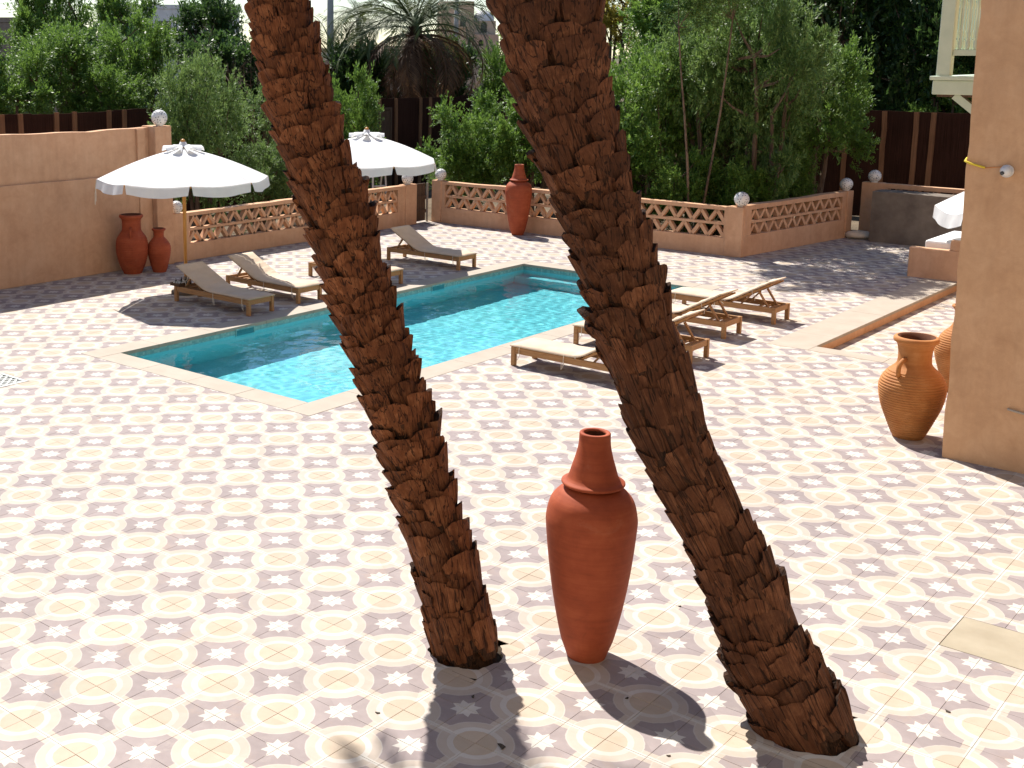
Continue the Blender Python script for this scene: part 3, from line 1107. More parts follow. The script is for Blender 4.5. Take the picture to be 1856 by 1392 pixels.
globe('white pierced globe on top of the tall pillar at left', (-14.62, 11.06, 2.875), 0.165, 1)
globe('white pierced globe half hidden behind the tall pillar, at the start of the low wall', (-14.70, 11.52, 1.03), 0.13, 2)
globe('white pierced globe on the post left of the wooden gate', (-14.70, 19.16, 1.045), 0.15, 3)
globe('white pierced globe on the post right of the wooden gate', (-14.42, 20.18, 1.095), 0.15, 4)
globe('white pierced globe on the corner of the back wall, beside the trees', (-6.22, 20.26, 1.10), 0.16, 5)
globe('white pierced globe at the far end of the short wall, left of the gap', (-5.62, 24.74, 1.135), 0.15, 6)
globe('white pierced globe on the post right of the gap, before the dark fence', (-5.18, 25.36, 1.315), 0.15, 7)


# ------------------------------------------------------------------ jars
def smooth_prof(pts, k=6):
    out = []
    n = len(pts)
    for i in range(n - 1):
        p0, p1, p2, p3 = pts[max(i - 1, 0)], pts[i], pts[i + 1], pts[min(i + 2, n - 1)]
        for j in range(k):
            t = j / k
            q = []
            for c in (0, 1):
                q.append(0.5 * (2 * p1[c] + (p2[c] - p0[c]) * t + (2 * p0[c] - 5 * p1[c] + 4 * p2[c] - p3[c]) * t * t + (3 * p1[c] - p0[c] - 3 * p2[c] + p3[c]) * t ** 3))
            out.append((max(q[0], 0.001), q[1]))
    out.append(pts[-1])
    return out


def tall_jar(label, loc, s=1.0, rot=0.0, seed=1):
    t = thing('terracotta_jar', label, 'jar', loc, rot, 'tall red jars with a collared neck', (s, s, s))
    body = [(0.14, 0.0), (0.165, 0.07), (0.195, 0.16), (0.24, 0.367), (0.276, 0.578), (0.304, 0.79), (0.325, 1.0), (0.327, 1.09), (0.302, 1.20), (0.255, 1.265), (0.208, 1.300), (0.172, 1.312)]
    p = [(0.0, 0.002), (0.136, 0.0)] + smooth_prof(body, 6)
    MB().lathe(p, 64, 0.008, seed).build('body', M_CLAY, t, smooth=True)
    neck = [(0.165, 1.312), (0.208, 1.326), (0.221, 1.333), (0.227, 1.342), (0.226, 1.350), (0.217, 1.356)]
    cone = smooth_prof([(0.196, 1.364), (0.177, 1.39), (0.156, 1.46), (0.130, 1.55), (0.114, 1.63), (0.111, 1.71)], 5)
    MB().lathe(neck + cone + [(0.105, 1.716), (0.082, 1.714), (0.079, 1.70)], 56, 0.006, seed + 1).build('neck', M_CLAY, t, smooth=True)
    MB().lathe([(0.079, 1.70), (0.09, 1.55), (0.13, 1.36), (0.0, 1.34)], 40).build('inside', M_INSIDE, t, smooth=True)
    return t


tall_jar('tall red terracotta jar with collared neck standing between the two leaning palm trunks', (0.81, 2.40, 0.0), 1.0, 0.2, 1)
tall_jar('distant tall red terracotta jar with collared neck against the back wall', (-11.62, 19.66, 0.0), 1.0, 1.1, 5)


def amphora(name, label, loc, prof, mat, handles=(), ribs=None, rot=0.0, group=None, seed=0, n=56):
    t = thing(name, label, 'jar', loc, rot, group)
    p = smooth_prof(prof, 8)
    if ribs:
        z0, z1, pitch, amp = ribs
        fine = []
        N = int((p[-1][1]) / 0.0035)
        zs = [q[1] for q in p]
        rs2 = [q[0] for q in p]
        # resample the rising wall so that the throwing rings are real relief
        for i in range(len(p) - 1):
            a, b = p[i], p[i + 1]
            m2 = max(1, int(abs(b[1] - a[1]) / 0.004))
            for j in range(m2):
                u = j / m2
                fine.append((a[0] + (b[0] - a[0]) * u, a[1] + (b[1] - a[1]) * u))
        fine.append(p[-1])
        p = []
        for (r, z) in fine:
            if z0 < z < z1:
                ph = (z / pitch) % 1.0
                r += amp * (abs(math.sin(math.pi * ph)) - 0.5)
            p.append((r, z))
    MB().lathe([(0.0, 0.001)] + p, n, 0.006, seed).build('body', mat, t, smooth=True)
    rt, zt = prof[-1]
    MB().lathe([(rt, zt), (rt * 0.86, zt - 0.015), (rt * 0.74, zt - 0.10), (rt * 0.70, zt - 0.22), (0.0, zt - 0.24)], 40).build('inside', M_INSIDE, t, smooth=True)
    for (a, r0, z0, r1, z1, out, rad) in handles:
        pts = []
        for k in range(13):
            u = k / 12
            r = r0 + (r1 - r0) * u + out * math.sin(math.pi * u) ** 0.7
            z = z0 + (z1 - z0) * u + 0.03 * math.sin(math.pi * u)
            pts.append((r * math.cos(a), r * math.sin(a), z))
        MB().tube(pts, rad, 10).build('handle', mat, t, smooth=True)
    return t


camdir = math.atan2(CAM.y - 9.4, CAM.x - 0.8)
amphora('ribbed_amphora', 'orange ribbed amphora with wide mouth and handle standing at the building corner', (0.82, 9.47, 0.0),
        [(0.165, 0.0), (0.185, 0.04), (0.25, 0.19), (0.325, 0.38), (0.36, 0.55), (0.352, 0.66), (0.29, 0.77), (0.20, 0.86), (0.182, 0.93), (0.186, 1.03), (0.206, 1.11), (0.238, 1.135), (0.246, 1.165), (0.232, 1.19), (0.205, 1.195)],
        M_CLAY_O, [(camdir - 0.55, 0.19, 0.95, 0.285, 0.76, 0.055, 0.026), (camdir + 2.6, 0.19, 0.95, 0.285, 0.76, 0.055, 0.026)],
        (0.03, 0.80, 0.030, 0.011), 0.0, 'orange ribbed amphorae', 4, 64)
amphora('ribbed_amphora', 'slim-necked orange ribbed amphora half hidden behind the building corner', (0.63, 11.92, 0.0),
        [(0.13, 0.0), (0.15, 0.05), (0.22, 0.25), (0.285, 0.47), (0.29, 0.60), (0.23, 0.75), (0.13, 0.86), (0.085, 0.95), (0.082, 1.03), (0.10, 1.10), (0.128, 1.13), (0.125, 1.155), (0.10, 1.16)],
        M_CLAY_O, [], (0.03, 0.84, 0.028, 0.008), 0.0, 'orange ribbed amphorae', 6)
amphora('wall_jar', 'large red jar with flared mouth and a handle in the tall wall shade', (-14.30, 10.02, 0.0),
        [(0.18, 0.0), (0.19, 0.03), (0.255, 0.17), (0.31, 0.38), (0.322, 0.55), (0.30, 0.70), (0.24, 0.80), (0.195, 0.87), (0.185, 0.98), (0.192, 1.08), (0.225, 1.12), (0.24, 1.15), (0.225, 1.18), (0.20, 1.185)],
        M_CLAY, [(-0.75, 0.19, 0.93, 0.275, 0.76, 0.05, 0.022), (2.4, 0.19, 0.93, 0.275, 0.76, 0.05, 0.022)], (0.05, 0.85, 0.045, 0.004), 0.0, 'red jars by the tall wall', 8)
amphora('wall_jar', 'smaller red terracotta jar without handles standing before the tall pillar', (-14.02, 10.48, 0.0),
        [(0.13, 0.0), (0.14, 0.02), (0.17, 0.12), (0.215, 0.30), (0.236, 0.46), (0.215, 0.57), (0.15, 0.66), (0.108, 0.71), (0.10, 0.76), (0.108, 0.82), (0.135, 0.85), (0.14, 0.87), (0.125, 0.885), (0.105, 0.888)],
        M_CLAY, [], (0.05, 0.66, 0.045, 0.003), 0.0, 'red jars by the tall wall', 9)


# ------------------------------------------------------------------ sun loungers
def make_lounger(name_label, hinge_angle):
    """head end at x=0, foot at x=1.96; raised back towards x=0"""
    t = thing('sun_lounger', name_label, 'sun lounger', (0, 0, 0), 0, 'teak sun loungers with cream mattresses round the pool')
    W, L, HT = 0.60, 1.93, 0.275
    for sx in (0.0, L - 0.065):
        for sy in (-W / 2, W / 2 - 0.06):
            m_ = MB()
            m_.box(sx, sx + 0.065, sy, sy + 0.06, 0, HT)
            m_.build('leg', M_TEAK, t, bevel=0.005)
    for sy in (-W / 2 + 0.008, W / 2 - 0.043):
        m_ = MB()
        m_.box(0.066, L - 0.066, sy, sy + 0.035, HT - 0.095, HT - 0.004)
        m_.build('side_rail', M_TEAK, t, bevel=0.004)
    for sx in (0.012, L - 0.05):
        m_ = MB()
        m_.box(sx, sx + 0.036, -W / 2 + 0.061, W / 2 - 0.061, HT - 0.092, HT - 0.003)
        m_.build('end_rail', M_TEAK, t, bevel=0.004)
    HX = 0.80
    for k in range(9):
        x = HX + 0.03 + k * 0.118
        m_ = MB()
        m_.box(x, x + 0.07, -W / 2 + 0.044, W / 2 - 0.044, HT - 0.022, HT + 0.002)
        m_.build('slat', M_TEAK, t, bevel=0.003)
    ca, sa = math.cos(hinge_angle), math.sin(hinge_angle)

    def back(s, off=0.0):
        return (HX - s * ca + off * sa, HT - 0.005 + s * sa + off * ca)
    BL = 0.78
    for sy in (-W / 2 + 0.055, W / 2 - 0.085):
        bf = MB()
        x0, z0 = back(0.0)
        x1, z1 = back(BL)
        bf.bar((x0, sy + 0.015, z0), (x1, sy + 0.015, z1), 0.03, 0.045, (0, 1, 0))
        bf.build('back_rail', M_TEAK, t)
    for k in range(6):
        x, z = back(0.08 + k * 0.125, 0.014)
        m_ = MB()
        rot = Matrix.Rotation(hinge_angle, 4, 'Y')
        m_.box(-0.035, 0.035, -W / 2 + 0.05, W / 2 - 0.05, -0.009, 0.009, Matrix.Translation((x, 0, z)) @ rot)
        m_.build('back_slat', M_TEAK, t)
    sp = MB()
    for sy in (-0.17, 0.17):
        x0, z0 = back(0.50, -0.02)
        sp.bar((x0, sy, z0), (0.16, sy, HT - 0.05), 0.025, 0.04, (0, 1, 0))
        x0, z0 = back(0.36, -0.02)
        sp.bar((x0, sy * 1.12, z0), (HX - 0.12, sy * 1.12, HT - 0.07), 0.022, 0.035, (0, 1, 0))
    sp.box(0.14, 0.18, -0.235, 0.235, HT - 0.07, HT - 0.035)
    sp.build('back_prop', M_TEAK, t)
    rc = MB()
    for k in range(3):
        rc.box(0.20 + k * 0.10, 0.235 + k * 0.10, -W / 2 + 0.044, W / 2 - 0.044, HT - 0.085, HT - 0.062)
    rc.build('prop_rest', M_TEAK, t)
    # mattress, one padded sheet bent over the hinge
    prof = []
    TH = 0.045
    for k in range(13):
        s = BL + 0.04 - k * (BL - 0.10) / 12
        prof.append(back(s, 0.028))
    bx0, bz0 = back(0.14, 0.028)
    for k in range(1, 8):
        u = k / 8
        # smooth bend
        ex, ez = HX + 0.18, HT + 0.006
        cxp, czp = back(0.0, 0.02)
        prof.append(((1 - u) ** 2 * bx0 + 2 * u * (1 - u) * cxp + u * u * ex, (1 - u) ** 2 * bz0 + 2 * u * (1 - u) * czp + u * u * ez))
    for k in range(13):
        prof.append((HX + 0.18 + (L + 0.02 - HX - 0.18) * k / 12, HT + 0.006))
    r_ = random.Random(int(hinge_angle * 1000))
    NY = 12
    vs_, fs_ = [], []
    nP = len(prof)
    for i, (x, z) in enumerate(prof):
        a = prof[max(i - 1, 0)]
        b = prof[min(i + 1, nP - 1)]
        tx, tz = b[0] - a[0], b[1] - a[1]
        l_ = math.hypot(tx, tz)
        nxn, nzn = -tz / l_, tx / l_
        endf = min(1.0, min(i, nP - 1 - i) / 2.0)
        for j in range(NY + 1):
            y = -W / 2 - 0.008 + (W + 0.016) * j / NY
            ef = min(1.0, min(j, NY - j) / 1.5)
            th = TH * (0.35 + 0.65 * min(endf, ef)) + (0.006 * math.sin(i * 1.9 + j * 0.7) + r_.uniform(-0.004, 0.004)) * min(endf, ef)
            if i < 14:
                th += 0.007 * math.sin(i * 2.3 + j * 0.45 + hinge_angle * 40) * min(endf, ef)
            cor = 0.012 * (1 - ef) * (1 - endf)
            vs_.append((x + nxn * th + (cor if i < 3 else -cor), y, z + nzn * th))
    top = len(vs_)
    for i, (x, z) in enumerate(prof):
        for j in (0, NY):
            y = -W / 2 - 0.006 + (W + 0.012) * j / NY
            vs_.append((x, y, z))
    for i in range(nP - 1):
        for j in range(NY):
            q = i * (NY + 1) + j
            fs_.append((q, q + NY + 1, q + NY + 2, q + 1))
        b0 = top + i * 2
        fs_.append((i * (NY + 1), b0, b0 + 2, (i + 1) * (NY + 1)))
        fs_.append((i * (NY + 1) + NY, (i + 1) * (NY + 1) + NY, b0 + 3, b0 + 1))
        fs_.append((b0, b0 + 1, b0 + 3, b0 + 2))
    e = nP - 1
    fs_.append(tuple(range(0, NY + 1)) + (top + 1, top))
    fs_.append(tuple(range(e * (NY + 1) + NY, e * (NY + 1) - 1, -1)) + (top + 2 * e, top + 2 * e + 1))
    mm = MB()
    mm.add(vs_, fs_)
    mo = mm.build('mattress', M_CUSHION, t, smooth=True)
    # piping seam and cotton ties
    for sx in (1.05, 1.78):
        for sy in (-1, 1):
            ti = MB()
            y = sy * (W / 2 + 0.012)
            ti.tube([(sx, y, HT + 0.02), (sx + 0.004, y + sy * 0.006, HT - 0.05), (sx - 0.006, y + sy * 0.004, HT - 0.11), (sx + 0.02, y + sy * 0.012, HT - 0.17)], 0.0045, 5)
            ti.tube([(sx, y, HT - 0.07), (sx + 0.03, y + sy * 0.01, HT - 0.10), (sx + 0.035, y + sy * 0.004, HT - 0.19)], 0.004, 5)
            ti.build('tie', M_CORD, mo)
    x, z = back(0.45, 0.02)
    for sy in (-1, 1):
        ti = MB()
        y = sy * (W / 2 + 0.01)
        ti.tube([(x, y, z + 0.02), (x - 0.02, y + sy * 0.008, z - 0.05), (x - 0.07, y + sy * 0.004, z - 0.07), (x - 0.06, y, z - 0.15)], 0.0045, 5)
        ti.build('tie', M_CORD, mo)
    return t


LA = make_lounger('teak lounger with cream mattress under the left parasol, nearest the tall wall', math.radians(25))
LA.location = (-11.52, 9.07, 0)
copy_tree(LA, (-11.62, 10.40, 0), math.radians(-1.0), 'second teak lounger on the left side, half in the left parasol shade')
copy_tree(LA, (-11.50, 12.48, 0), math.radians(1.0), 'teak lounger mostly hidden behind the left palm trunk')
LB = make_lounger('teak lounger at the far left end of the pool, mattress back creased', math.radians(29))
LB.location = (-11.58, 14.98, 0)
copy_tree(LB, (-2.55, 9.36, 0), math.pi, 'nearest teak lounger on the right side, its head end hidden behind the right palm trunk')
copy_tree(LB, (-2.60, 11.12, 0), math.pi + math.radians(0.8), 'teak lounger on the right crossed by the right palm trunk, foot beside the pool')
copy_tree(LB, (-2.93, 12.92, 0), math.pi - math.radians(0.5), 'teak lounger on the right seen just behind the right palm trunk, back raised')
copy_tree(LB, (-2.79, 14.46, 0), math.pi, 'farthest teak lounger on the right side, back raised over open frame')

# small tray of pebbles and dark bottles behind the first lounger
tr = thing('pebble_tray', 'small dark tray of white pebbles with black bottles at the head of the left lounger', 'tray', (-11.47, 8.86, 0.28), 0.1)
m_ = MB()
m_.box(-0.13, 0.10, -0.11, 0.20, 0.0, 0.012)
for (a, b, c_, d_) in ((-0.13, 0.10, -0.11, -0.10), (-0.13, 0.10, 0.19, 0.20), (-0.13, -0.12, -0.099, 0.189), (0.09, 0.10, -0.099, 0.189)):
    m_.box(a, b, c_, d_, 0.0125, 0.05)
m_.build('tray', M_DARKWOOD, tr)
r_ = random.Random(5)
m_ = MB()
for k in range(60):
    x, y, s_ = r_.uniform(-0.10, 0.07), r_.uniform(-0.08, 0.17), r_.uniform(0.012, 0.024)
    z = 0.03 + r_.uniform(0, 0.03)
    m_.add([(x + s_, y, z), (x - s_, y, z), (x, y + s_, z), (x, y - s_, z), (x, y, z + s_ * 0.8), (x, y, z - s_ * 0.8)],
           [(0, 2, 4), (2, 1, 4), (1, 3, 4), (3, 0, 4), (2, 0, 5), (1, 2, 5), (3, 1, 5), (0, 3, 5)])
tag(m_.build('pebbles', M_PEBBLE, tr), kind='stuff')
for (x, y) in ((-0.06, -0.03), (0.0, 0.05), (0.03, 0.13), (-0.07, 0.12)):
    MB().lathe([(0.0, 0.013), (0.016, 0.013), (0.016, 0.085), (0.006, 0.10), (0.006, 0.125), (0.0, 0.126)], 12).build('bottle', M_BOTTLE, tr, smooth=True, loc=(x, y, 0.0))


# ------------------------------------------------------------------ parasols
def make_parasol(label, loc, R=1.54, rim=2.13, top=2.70, phase=math.radians(9), val=0.17, seed=0, sag=0.04, base=True, tilt=None):
    t = thing('parasol', label, 'parasol', loc, 0, 'white octagonal parasols')
    if tilt:
        t.rotation_euler = tilt
    r_ = random.Random(seed)
    MB().tube([(0, 0, 0.03), (0, 0, top + 0.02)], 0.034, 14).build('pole', M_POLE, t, smooth=True)
    fi = MB()
    fi.lathe([(0.0, top + 0.02), (0.04, top + 0.02), (0.045, top + 0.035), (0.028, top + 0.05), (0.024, top + 0.06), (0.042, top + 0.075), (0.045, top + 0.095), (0.03, top + 0.115), (0.012, top + 0.125), (0.0, top + 0.126)], 16)
    fi.build('finial', M_POLE, t, smooth=True)
    if base:
        b = MB()
        b.lathe([(0.0, 0.0), (0.27, 0.0), (0.28, 0.02), (0.27, 0.055), (0.06, 0.075), (0.05, 0.30), (0.04, 0.31), (0.0, 0.31)], 28)
        b.build('base', M_CONCRETE, t)
    N = 8
    cor = [Vector((R * math.cos(phase + k * math.pi / 4), R * math.sin(phase + k * math.pi / 4), rim)) for k in range(N)]
    zi = top - 0.03

    def apex(k):
        a = phase + k * math.pi / 4
        return Vector((0.05 * math.cos(a), 0.05 * math.sin(a), zi))
    for k in range(N):
        a, b = cor[k], cor[(k + 1) % N]
        A, B = apex(k), apex(k + 1)
        nr, nc = 9, 8
        vs_, fs_ = [], []
        for i in range(nr + 1):
            u = i / nr
            for j in range(nc + 1):
                w = j / nc
                p = (A.lerp(a, u)).lerp(B.lerp(b, u), w)
                p.z += 0.05 * math.sin(math.pi * u) - sag * math.sin(math.pi * w) * u * u
                vs_.append(p)
        for i in range(nr):
            for j in range(nc):
                q = i * (nc + 1) + j
                fs_.append((q, q + nc + 1, q + nc + 2, q + 1))
        m_ = MB()
        m_.add(vs_, fs_)
        po = m_.build('canopy_panel', M_CANVAS, t, smooth=True)
        # hanging valance, one flap per panel, a little open at the corners
        vs_, fs_ = [], []
        nc2 = 14
        out = ((a + b) / 2)
        out.z = 0
        out.normalize()
        ph = r_.uniform(0, 6)
        for i in range(4):
            u = i / 3
            for j in range(nc2 + 1):
                w = 0.012 + 0.976 * j / nc2
                p = a.lerp(b, w)
                p.z -= sag * math.sin(math.pi * w)
                wave = 0.016 * math.sin(w * 15 + ph) * u
                p = p + out * (0.008 + 0.03 * u + wave)
                p.z -= val * u * (1 - 0.06 * math.cos(w * 6.28))
                inset = 0.05 * u * (w - 0.5) * 2
                p = p - (b - a).normalized() * inset * 0.5
                vs_.append(p)
        for i in range(3):
            for j in range(nc2):
                q = i * (nc2 + 1) + j
                fs_.append((q, q + nc2 + 1, q + nc2 + 2, q + 1))
        m_ = MB()
        m_.add(vs_, fs_)
        m_.build('valance', M_CANVAS, po, smooth=True)
        # rib
        m_ = MB()
        m_.bar(A - Vector((0, 0, 0.03)), a - Vector((0, 0, 0.022)), 0.022, 0.028)
        m_.build('rib', M_POLE, t)
        st_ = MB()
        mid = A.lerp(a, 0.52) - Vector((0, 0, 0.03))
        st_.bar((0.035 * math.cos(phase + k * math.pi / 4), 0.035 * math.sin(phase + k * math.pi / 4), rim - 0.10), mid, 0.016, 0.022)
        st_.build('strut', M_POLE, t)
        # wind-vent flap: a short cloth scoop lying over the ridge between ribs
        an = phase + (k + 0.5) * math.pi / 4
        dr = Vector((math.cos(an), math.sin(an), 0))
        sd = Vector((-math.sin(an), math.cos(an), 0))
        slope = (rim - zi) / R
        vs_, fs_ = [], []
        for i in range(6):
            u = i / 5
            rr = 0.06 + 0.31 * u
            wd = 0.02 + 0.078 * u
            zb = zi + slope * rr * 0.86 + 0.055
            for j in range(7):
                w = j / 6 * 2 - 1
                hgt = (0.012 + 0.075 * u) * (1 - w * w)
                vs_.append(dr * rr + sd * wd * w + Vector((0, 0, zb + hgt)))
        for i in range(5):
            for j in range(6):
                q = i * 7 + j
                fs_.append((q, q + 7, q + 8, q + 1))
        m_ = MB()
        m_.add(vs_, fs_)
        m_.build('vent_flap', M_CANVAS, t, smooth=True)
    MB().lathe([(0.03, zi + 0.11), (0.055, zi + 0.10), (0.075, zi + 0.05), (0.11, zi + 0.015)], 16).build('vent_collar', M_CANVAS, t, smooth=True)
    hub = MB()
    hub.lathe([(0.03, rim - 0.14), (0.055, rim - 0.14), (0.055, rim - 0.07), (0.03, rim - 0.07)], 16)
    hub.build('hub', M_POLE, t)
    return t


p1 = make_parasol('white parasol on a varnished pole beside the tall wall and the red jars', (-11.93, 9.40, 0.0), seed=1)
# loose cords hanging from the leftmost corner
cords = MB()
for k in range(2):
    a = math.radians(9 + 45 * 5)
    x, y = 1.55 * math.cos(a), 1.55 * math.sin(a)
    cords.tube([(x, y, 2.12), (x - 0.03, y + 0.02 * k, 1.99), (x - 0.02 - 0.03 * k, y, 1.87), (x - 0.03 * k, y - 0.02, 1.73 - 0.06 * k)], 0.006, 5)
cords.build('loose_cord', M_CORD, p1)
make_parasol('white parasol behind the left palm trunk, near the wooden gate', (-11.90, 14.38, 0.0), seed=2, phase=math.radians(17))
make_parasol('white parasol with drooping edge half hidden by the building at right', (-0.86, 20.95, SD), R=1.55, rim=1.62, top=2.40, seed=3, val=0.26, sag=0.10, phase=math.radians(20))

# ------------------------------------------------------------------ built-in bench with mattress
bn = thing('plaster_bench', 'terracotta plaster bench with stepped end wall beside the building', 'bench', (-2.69, 20.30, 0.0))
m_ = MB()
m_.prism([(0, 0), (0.98, 0), (0.98, 0.16), (0, 0.16)], SD, 0.60)
m_.build('end_wall', M_PLASTER, bn, bevel=0.02)
m_ = MB()
m_.box(0.76, 0.98, 0.003, 0.157, 0.598, 0.80)
m_.build('armrest_step', M_PLASTER, bn, bevel=0.02)
m_ = MB()
m_.box(0.12, 2.6, 0.165, 2.2, SD, 0.50)
m_.build('seat', M_PLASTER, bn, bevel=0.02)
o = MB().box(0, 2.2, 0, 1.8, 0, 0.23).build('bench_mattress', M_WHITEFAB, bevel=0.04, loc=(-2.46, 20.50, 0.503))
tag(o, 'thick white mattress lying on the plaster bench', 'mattress')
pl = MB()
nn = 14
vs_, fs_ = [], []
for i in range(nn + 1):
    for j in range(nn + 1):
        u, w = i / nn * 2 - 1, j / nn * 2 - 1
        h = 0.085 * ((1 - u ** 4) * (1 - w ** 4)) ** 0.6
        vs_.append((0.32 * u, 0.28 * w, h))
for i in range(nn + 1):
    for j in range(nn + 1):
        x, y, z = vs_[i * (nn + 1) + j]
        vs_.append((x, y, -z))
o_ = (nn + 1) ** 2
for i in range(nn):
    for j in range(nn):
        q = i * (nn + 1) + j
        fs_ += [(q, q + nn + 1, q + nn + 2, q + 1), (o_ + q + 1, o_ + q + nn + 2, o_ + q + nn + 1, o_ + q)]
pl.add(vs_, fs_)
o = pl.build('cushion', M_WHITEFAB, smooth=True, loc=(-1.52, 20.92, 0.96))
o.rotation_euler = (0, math.radians(-58), 0.2)
tag(o, 'white cushion leaning upright on the bench mattress', 'cushion')

# ------------------------------------------------------------------ building at the right
bd = thing('hotel_building', 'terracotta plastered building corner filling the right edge', 'building', (1.35, 8.95, 0.0))
m_ = MB()
# slightly uneven arris: stacked courses joined in one skin
nz = 34
vs_, fs_ = [], []
r_ = random.Random(9)
for i in range(nz + 1):
    z = 9.0 * i / nz
    dx = r_.uniform(-0.012, 0.012) - 0.010 * z
    vs_ += [(dx, r_.uniform(-0.006, 0.006), z), (8.0, 0, z), (8.0, 13, z), (dx, 13, z)]
for i in range(nz):
    for k in range(4):
        a, b = i * 4 + k, i * 4 + (k + 1) % 4
        fs_.append((a, b, b + 4, a + 4))
fs_.append((nz * 4, nz * 4 + 1, nz * 4 + 2, nz * 4 + 3))
m_.add(vs_, fs_)
m_.build('wall', M_PLASTER2, bd)
cap = MB()
cap.box(-0.2, 8.1, -0.08, 13.1, 9.001, 9.2)
cap.build('parapet', M_PLASTER2, bd)
# balcony on the hidden side, projecting into view
bal = MB()
bx0, bx1, by0, by1, bz = -1.05, -0.06, 1.98, 5.2, 4.06
bal.box(bx0, bx1, by0, by1, bz - 0.17, bz)
bal_o = bal.build('balcony_floor', M_GREENP, bd, bevel=0.01)
m_ = MB()
m_.box(bx0 - 0.03, bx1, by0 - 0.03, by1 + 0.03, bz + 0.002, bz + 0.05)
m_.build('balcony_lip', M_GREENP, bal_o, bevel=0.01)
for (x, y) in ((bx0 + 0.10, by0 + 0.06), (bx0 + 0.10, by1 - 0.06)):
    m_ = MB()
    m_.box(x - 0.07, x + 0.09, y - 0.06, y + 0.06, bz + 0.053, bz + 2.4)
    m_.build('balcony_post', M_GREENP, bal_o, bevel=0.008)
for z_ in (bz + 0.33, bz + 1.14):
    m_ = MB()
    m_.box(bx0 + 0.192, bx1, by0 + 0.03, by0 + 0.085, z_ - 0.035, z_ + 0.035)
    m_.build('balcony_rail', M_GREENP, bal_o, bevel=0.006)
    m_ = MB()
    m_.box(bx0 + 0.06, bx0 + 0.115, by0 + 0.123, by1 - 0.123, z_ - 0.035, z_ + 0.035)
    m_.build('balcony_rail', M_GREENP, bal_o, bevel=0.006)
balu = MB()
prof = [(0.012, 0.0), (0.024, 0.03), (0.026, 0.08), (0.012, 0.13), (0.022, 0.17), (0.014, 0.24), (0.014, 0.50), (0.022, 0.56), (0.012, 0.60), (0.026, 0.65), (0.024, 0.70), (0.012, 0.735)]
balu.lathe(prof, 10)
balu_me = balu.mesh('baluster', M_GREENP, True)
k = 0
x = bx0 + 0.26
while x < bx1 - 0.02:
    link('baluster', balu_me, bal_o, (x, by0 + 0.058, bz + 0.367))
    x += 0.085
y = by0 + 0.22
while y < by1 - 0.15:
    link('baluster', balu_me, bal_o, (bx0 + 0.088, y, bz + 0.367))
    y += 0.11
for y in (by0 + 0.10, (by0 + by1) / 2, by1 - 0.10):
    m_ = MB()
    m_.bar((bx0 + 0.25, y, bz - 0.18), (bx1, y, bz - 0.75), 0.09, 0.11, (0, 1, 0))
    m_.build('bracket', M_GREENP, bal_o)
m_ = MB()
m_.box(bx0 + 0.05, bx1, by0 + 0.05, by1 - 0.05, bz - 0.20, bz - 0.171)
m_.build('balcony_soffit', M_DARKWOOD, bal_o)

# unseen east and south wings, added to bounce warm light into the court
hw2 = thing('bounce_wing', 'unseen plastered wing beside and behind the viewer, added to bounce warm light', 'building', (9.4, -6.2, 0.0))
MB().box(0.0, 5.0, 0.3, 15.1, 0, 9.0).build('wall', M_BOUNCE, hw2)
MB().box(-24.0, 5.0, -6.0, 0.297, 0, 9.0).build('wall', M_BOUNCE, hw2)
MB().box(-24.1, 5.1, -6.1, 0.35, 9.003, 9.25).build('roof', M_BOUNCE, hw2)
MB().box(-0.05, 5.1, 0.353, 15.1, 9.003, 9.25).build('roof', M_BOUNCE, hw2)
for k in range(4):
    for z_ in (0.05, 3.6):
        y_ = 1.6 + k * 3.6
        d_ = MB().box(-0.03, 0.06, y_, y_ + 1.3, z_, z_ + 2.3).build('door', M_GREENP, hw2, bevel=0.01)
        MB().box(-0.05, -0.032, y_ + 0.15, y_ + 1.15, z_ + 0.9, z_ + 2.15).build('pane', M_WINDOW, d_)
for k in range(6):
    for z_ in (0.05, 3.6):
        x_ = -23.0 + k * 3.8
        d_ = MB().box(x_, x_ + 1.3, 0.25, 0.33, z_, z_ + 2.3).build('door', M_GREENP, hw2, bevel=0.01)
        MB().box(x_ + 0.15, x_ + 1.15, 0.332, 0.35, z_ + 0.9, z_ + 2.15).build('pane', M_WINDOW, d_)

sc = thing('security_camera', 'white dome security camera on the building wall', 'camera', (1.715, 8.94, 3.185))
m_ = MB()
m_.lathe([(0.0, 0.0), (0.062, 0.0), (0.066, 0.01), (0.066, 0.03), (0.058, 0.042)], 28)
b1 = m_.build('mount', M_PVC, sc, smooth=True)
b1.rotation_euler = (math.pi / 2, 0, 0)
m_ = MB()
m_.lathe([(0.056, 0.043)] + [(0.052 * math.cos(a), 0.045 + 0.052 * math.sin(a)) for a in [k * math.pi / 2 / 8 for k in range(9)]], 28)
b2 = m_.build('dome', M_PVC, sc, smooth=True)
b2.rotation_euler = (math.pi / 2, 0, 0)
m_ = MB()
m_.lathe([(0.0, 0.0), (0.02, 0.0), (0.02, 0.02), (0.014, 0.022), (0.0, 0.018)], 18)
b3 = m_.build('lens', M_LENS, sc, smooth=True)
b3.location = (-0.022, -0.083, -0.014)
b3.rotation_euler = (math.pi / 2 + 0.35, 0, -0.45)
cbm = MB()
cbm.tube([(1.295, 9.02, 3.29), (1.30, 8.935, 3.265), (1.36, 8.925, 3.24), (1.43, 8.925, 3.225), (1.50, 8.932, 3.205)], 0.012, 8)
o = cbm.build('cable_conduit', M_YELLOW, smooth=True)
tag(o, 'short yellow cable conduit running round the building corner', 'conduit')
cbm = MB()
cbm.tube([(1.50, 8.934, 3.205), (1.58, 8.936, 3.215), (1.66, 8.936, 3.225)], 0.004, 6)
o = cbm.build('orange_cable', M_ORANGE, smooth=True)
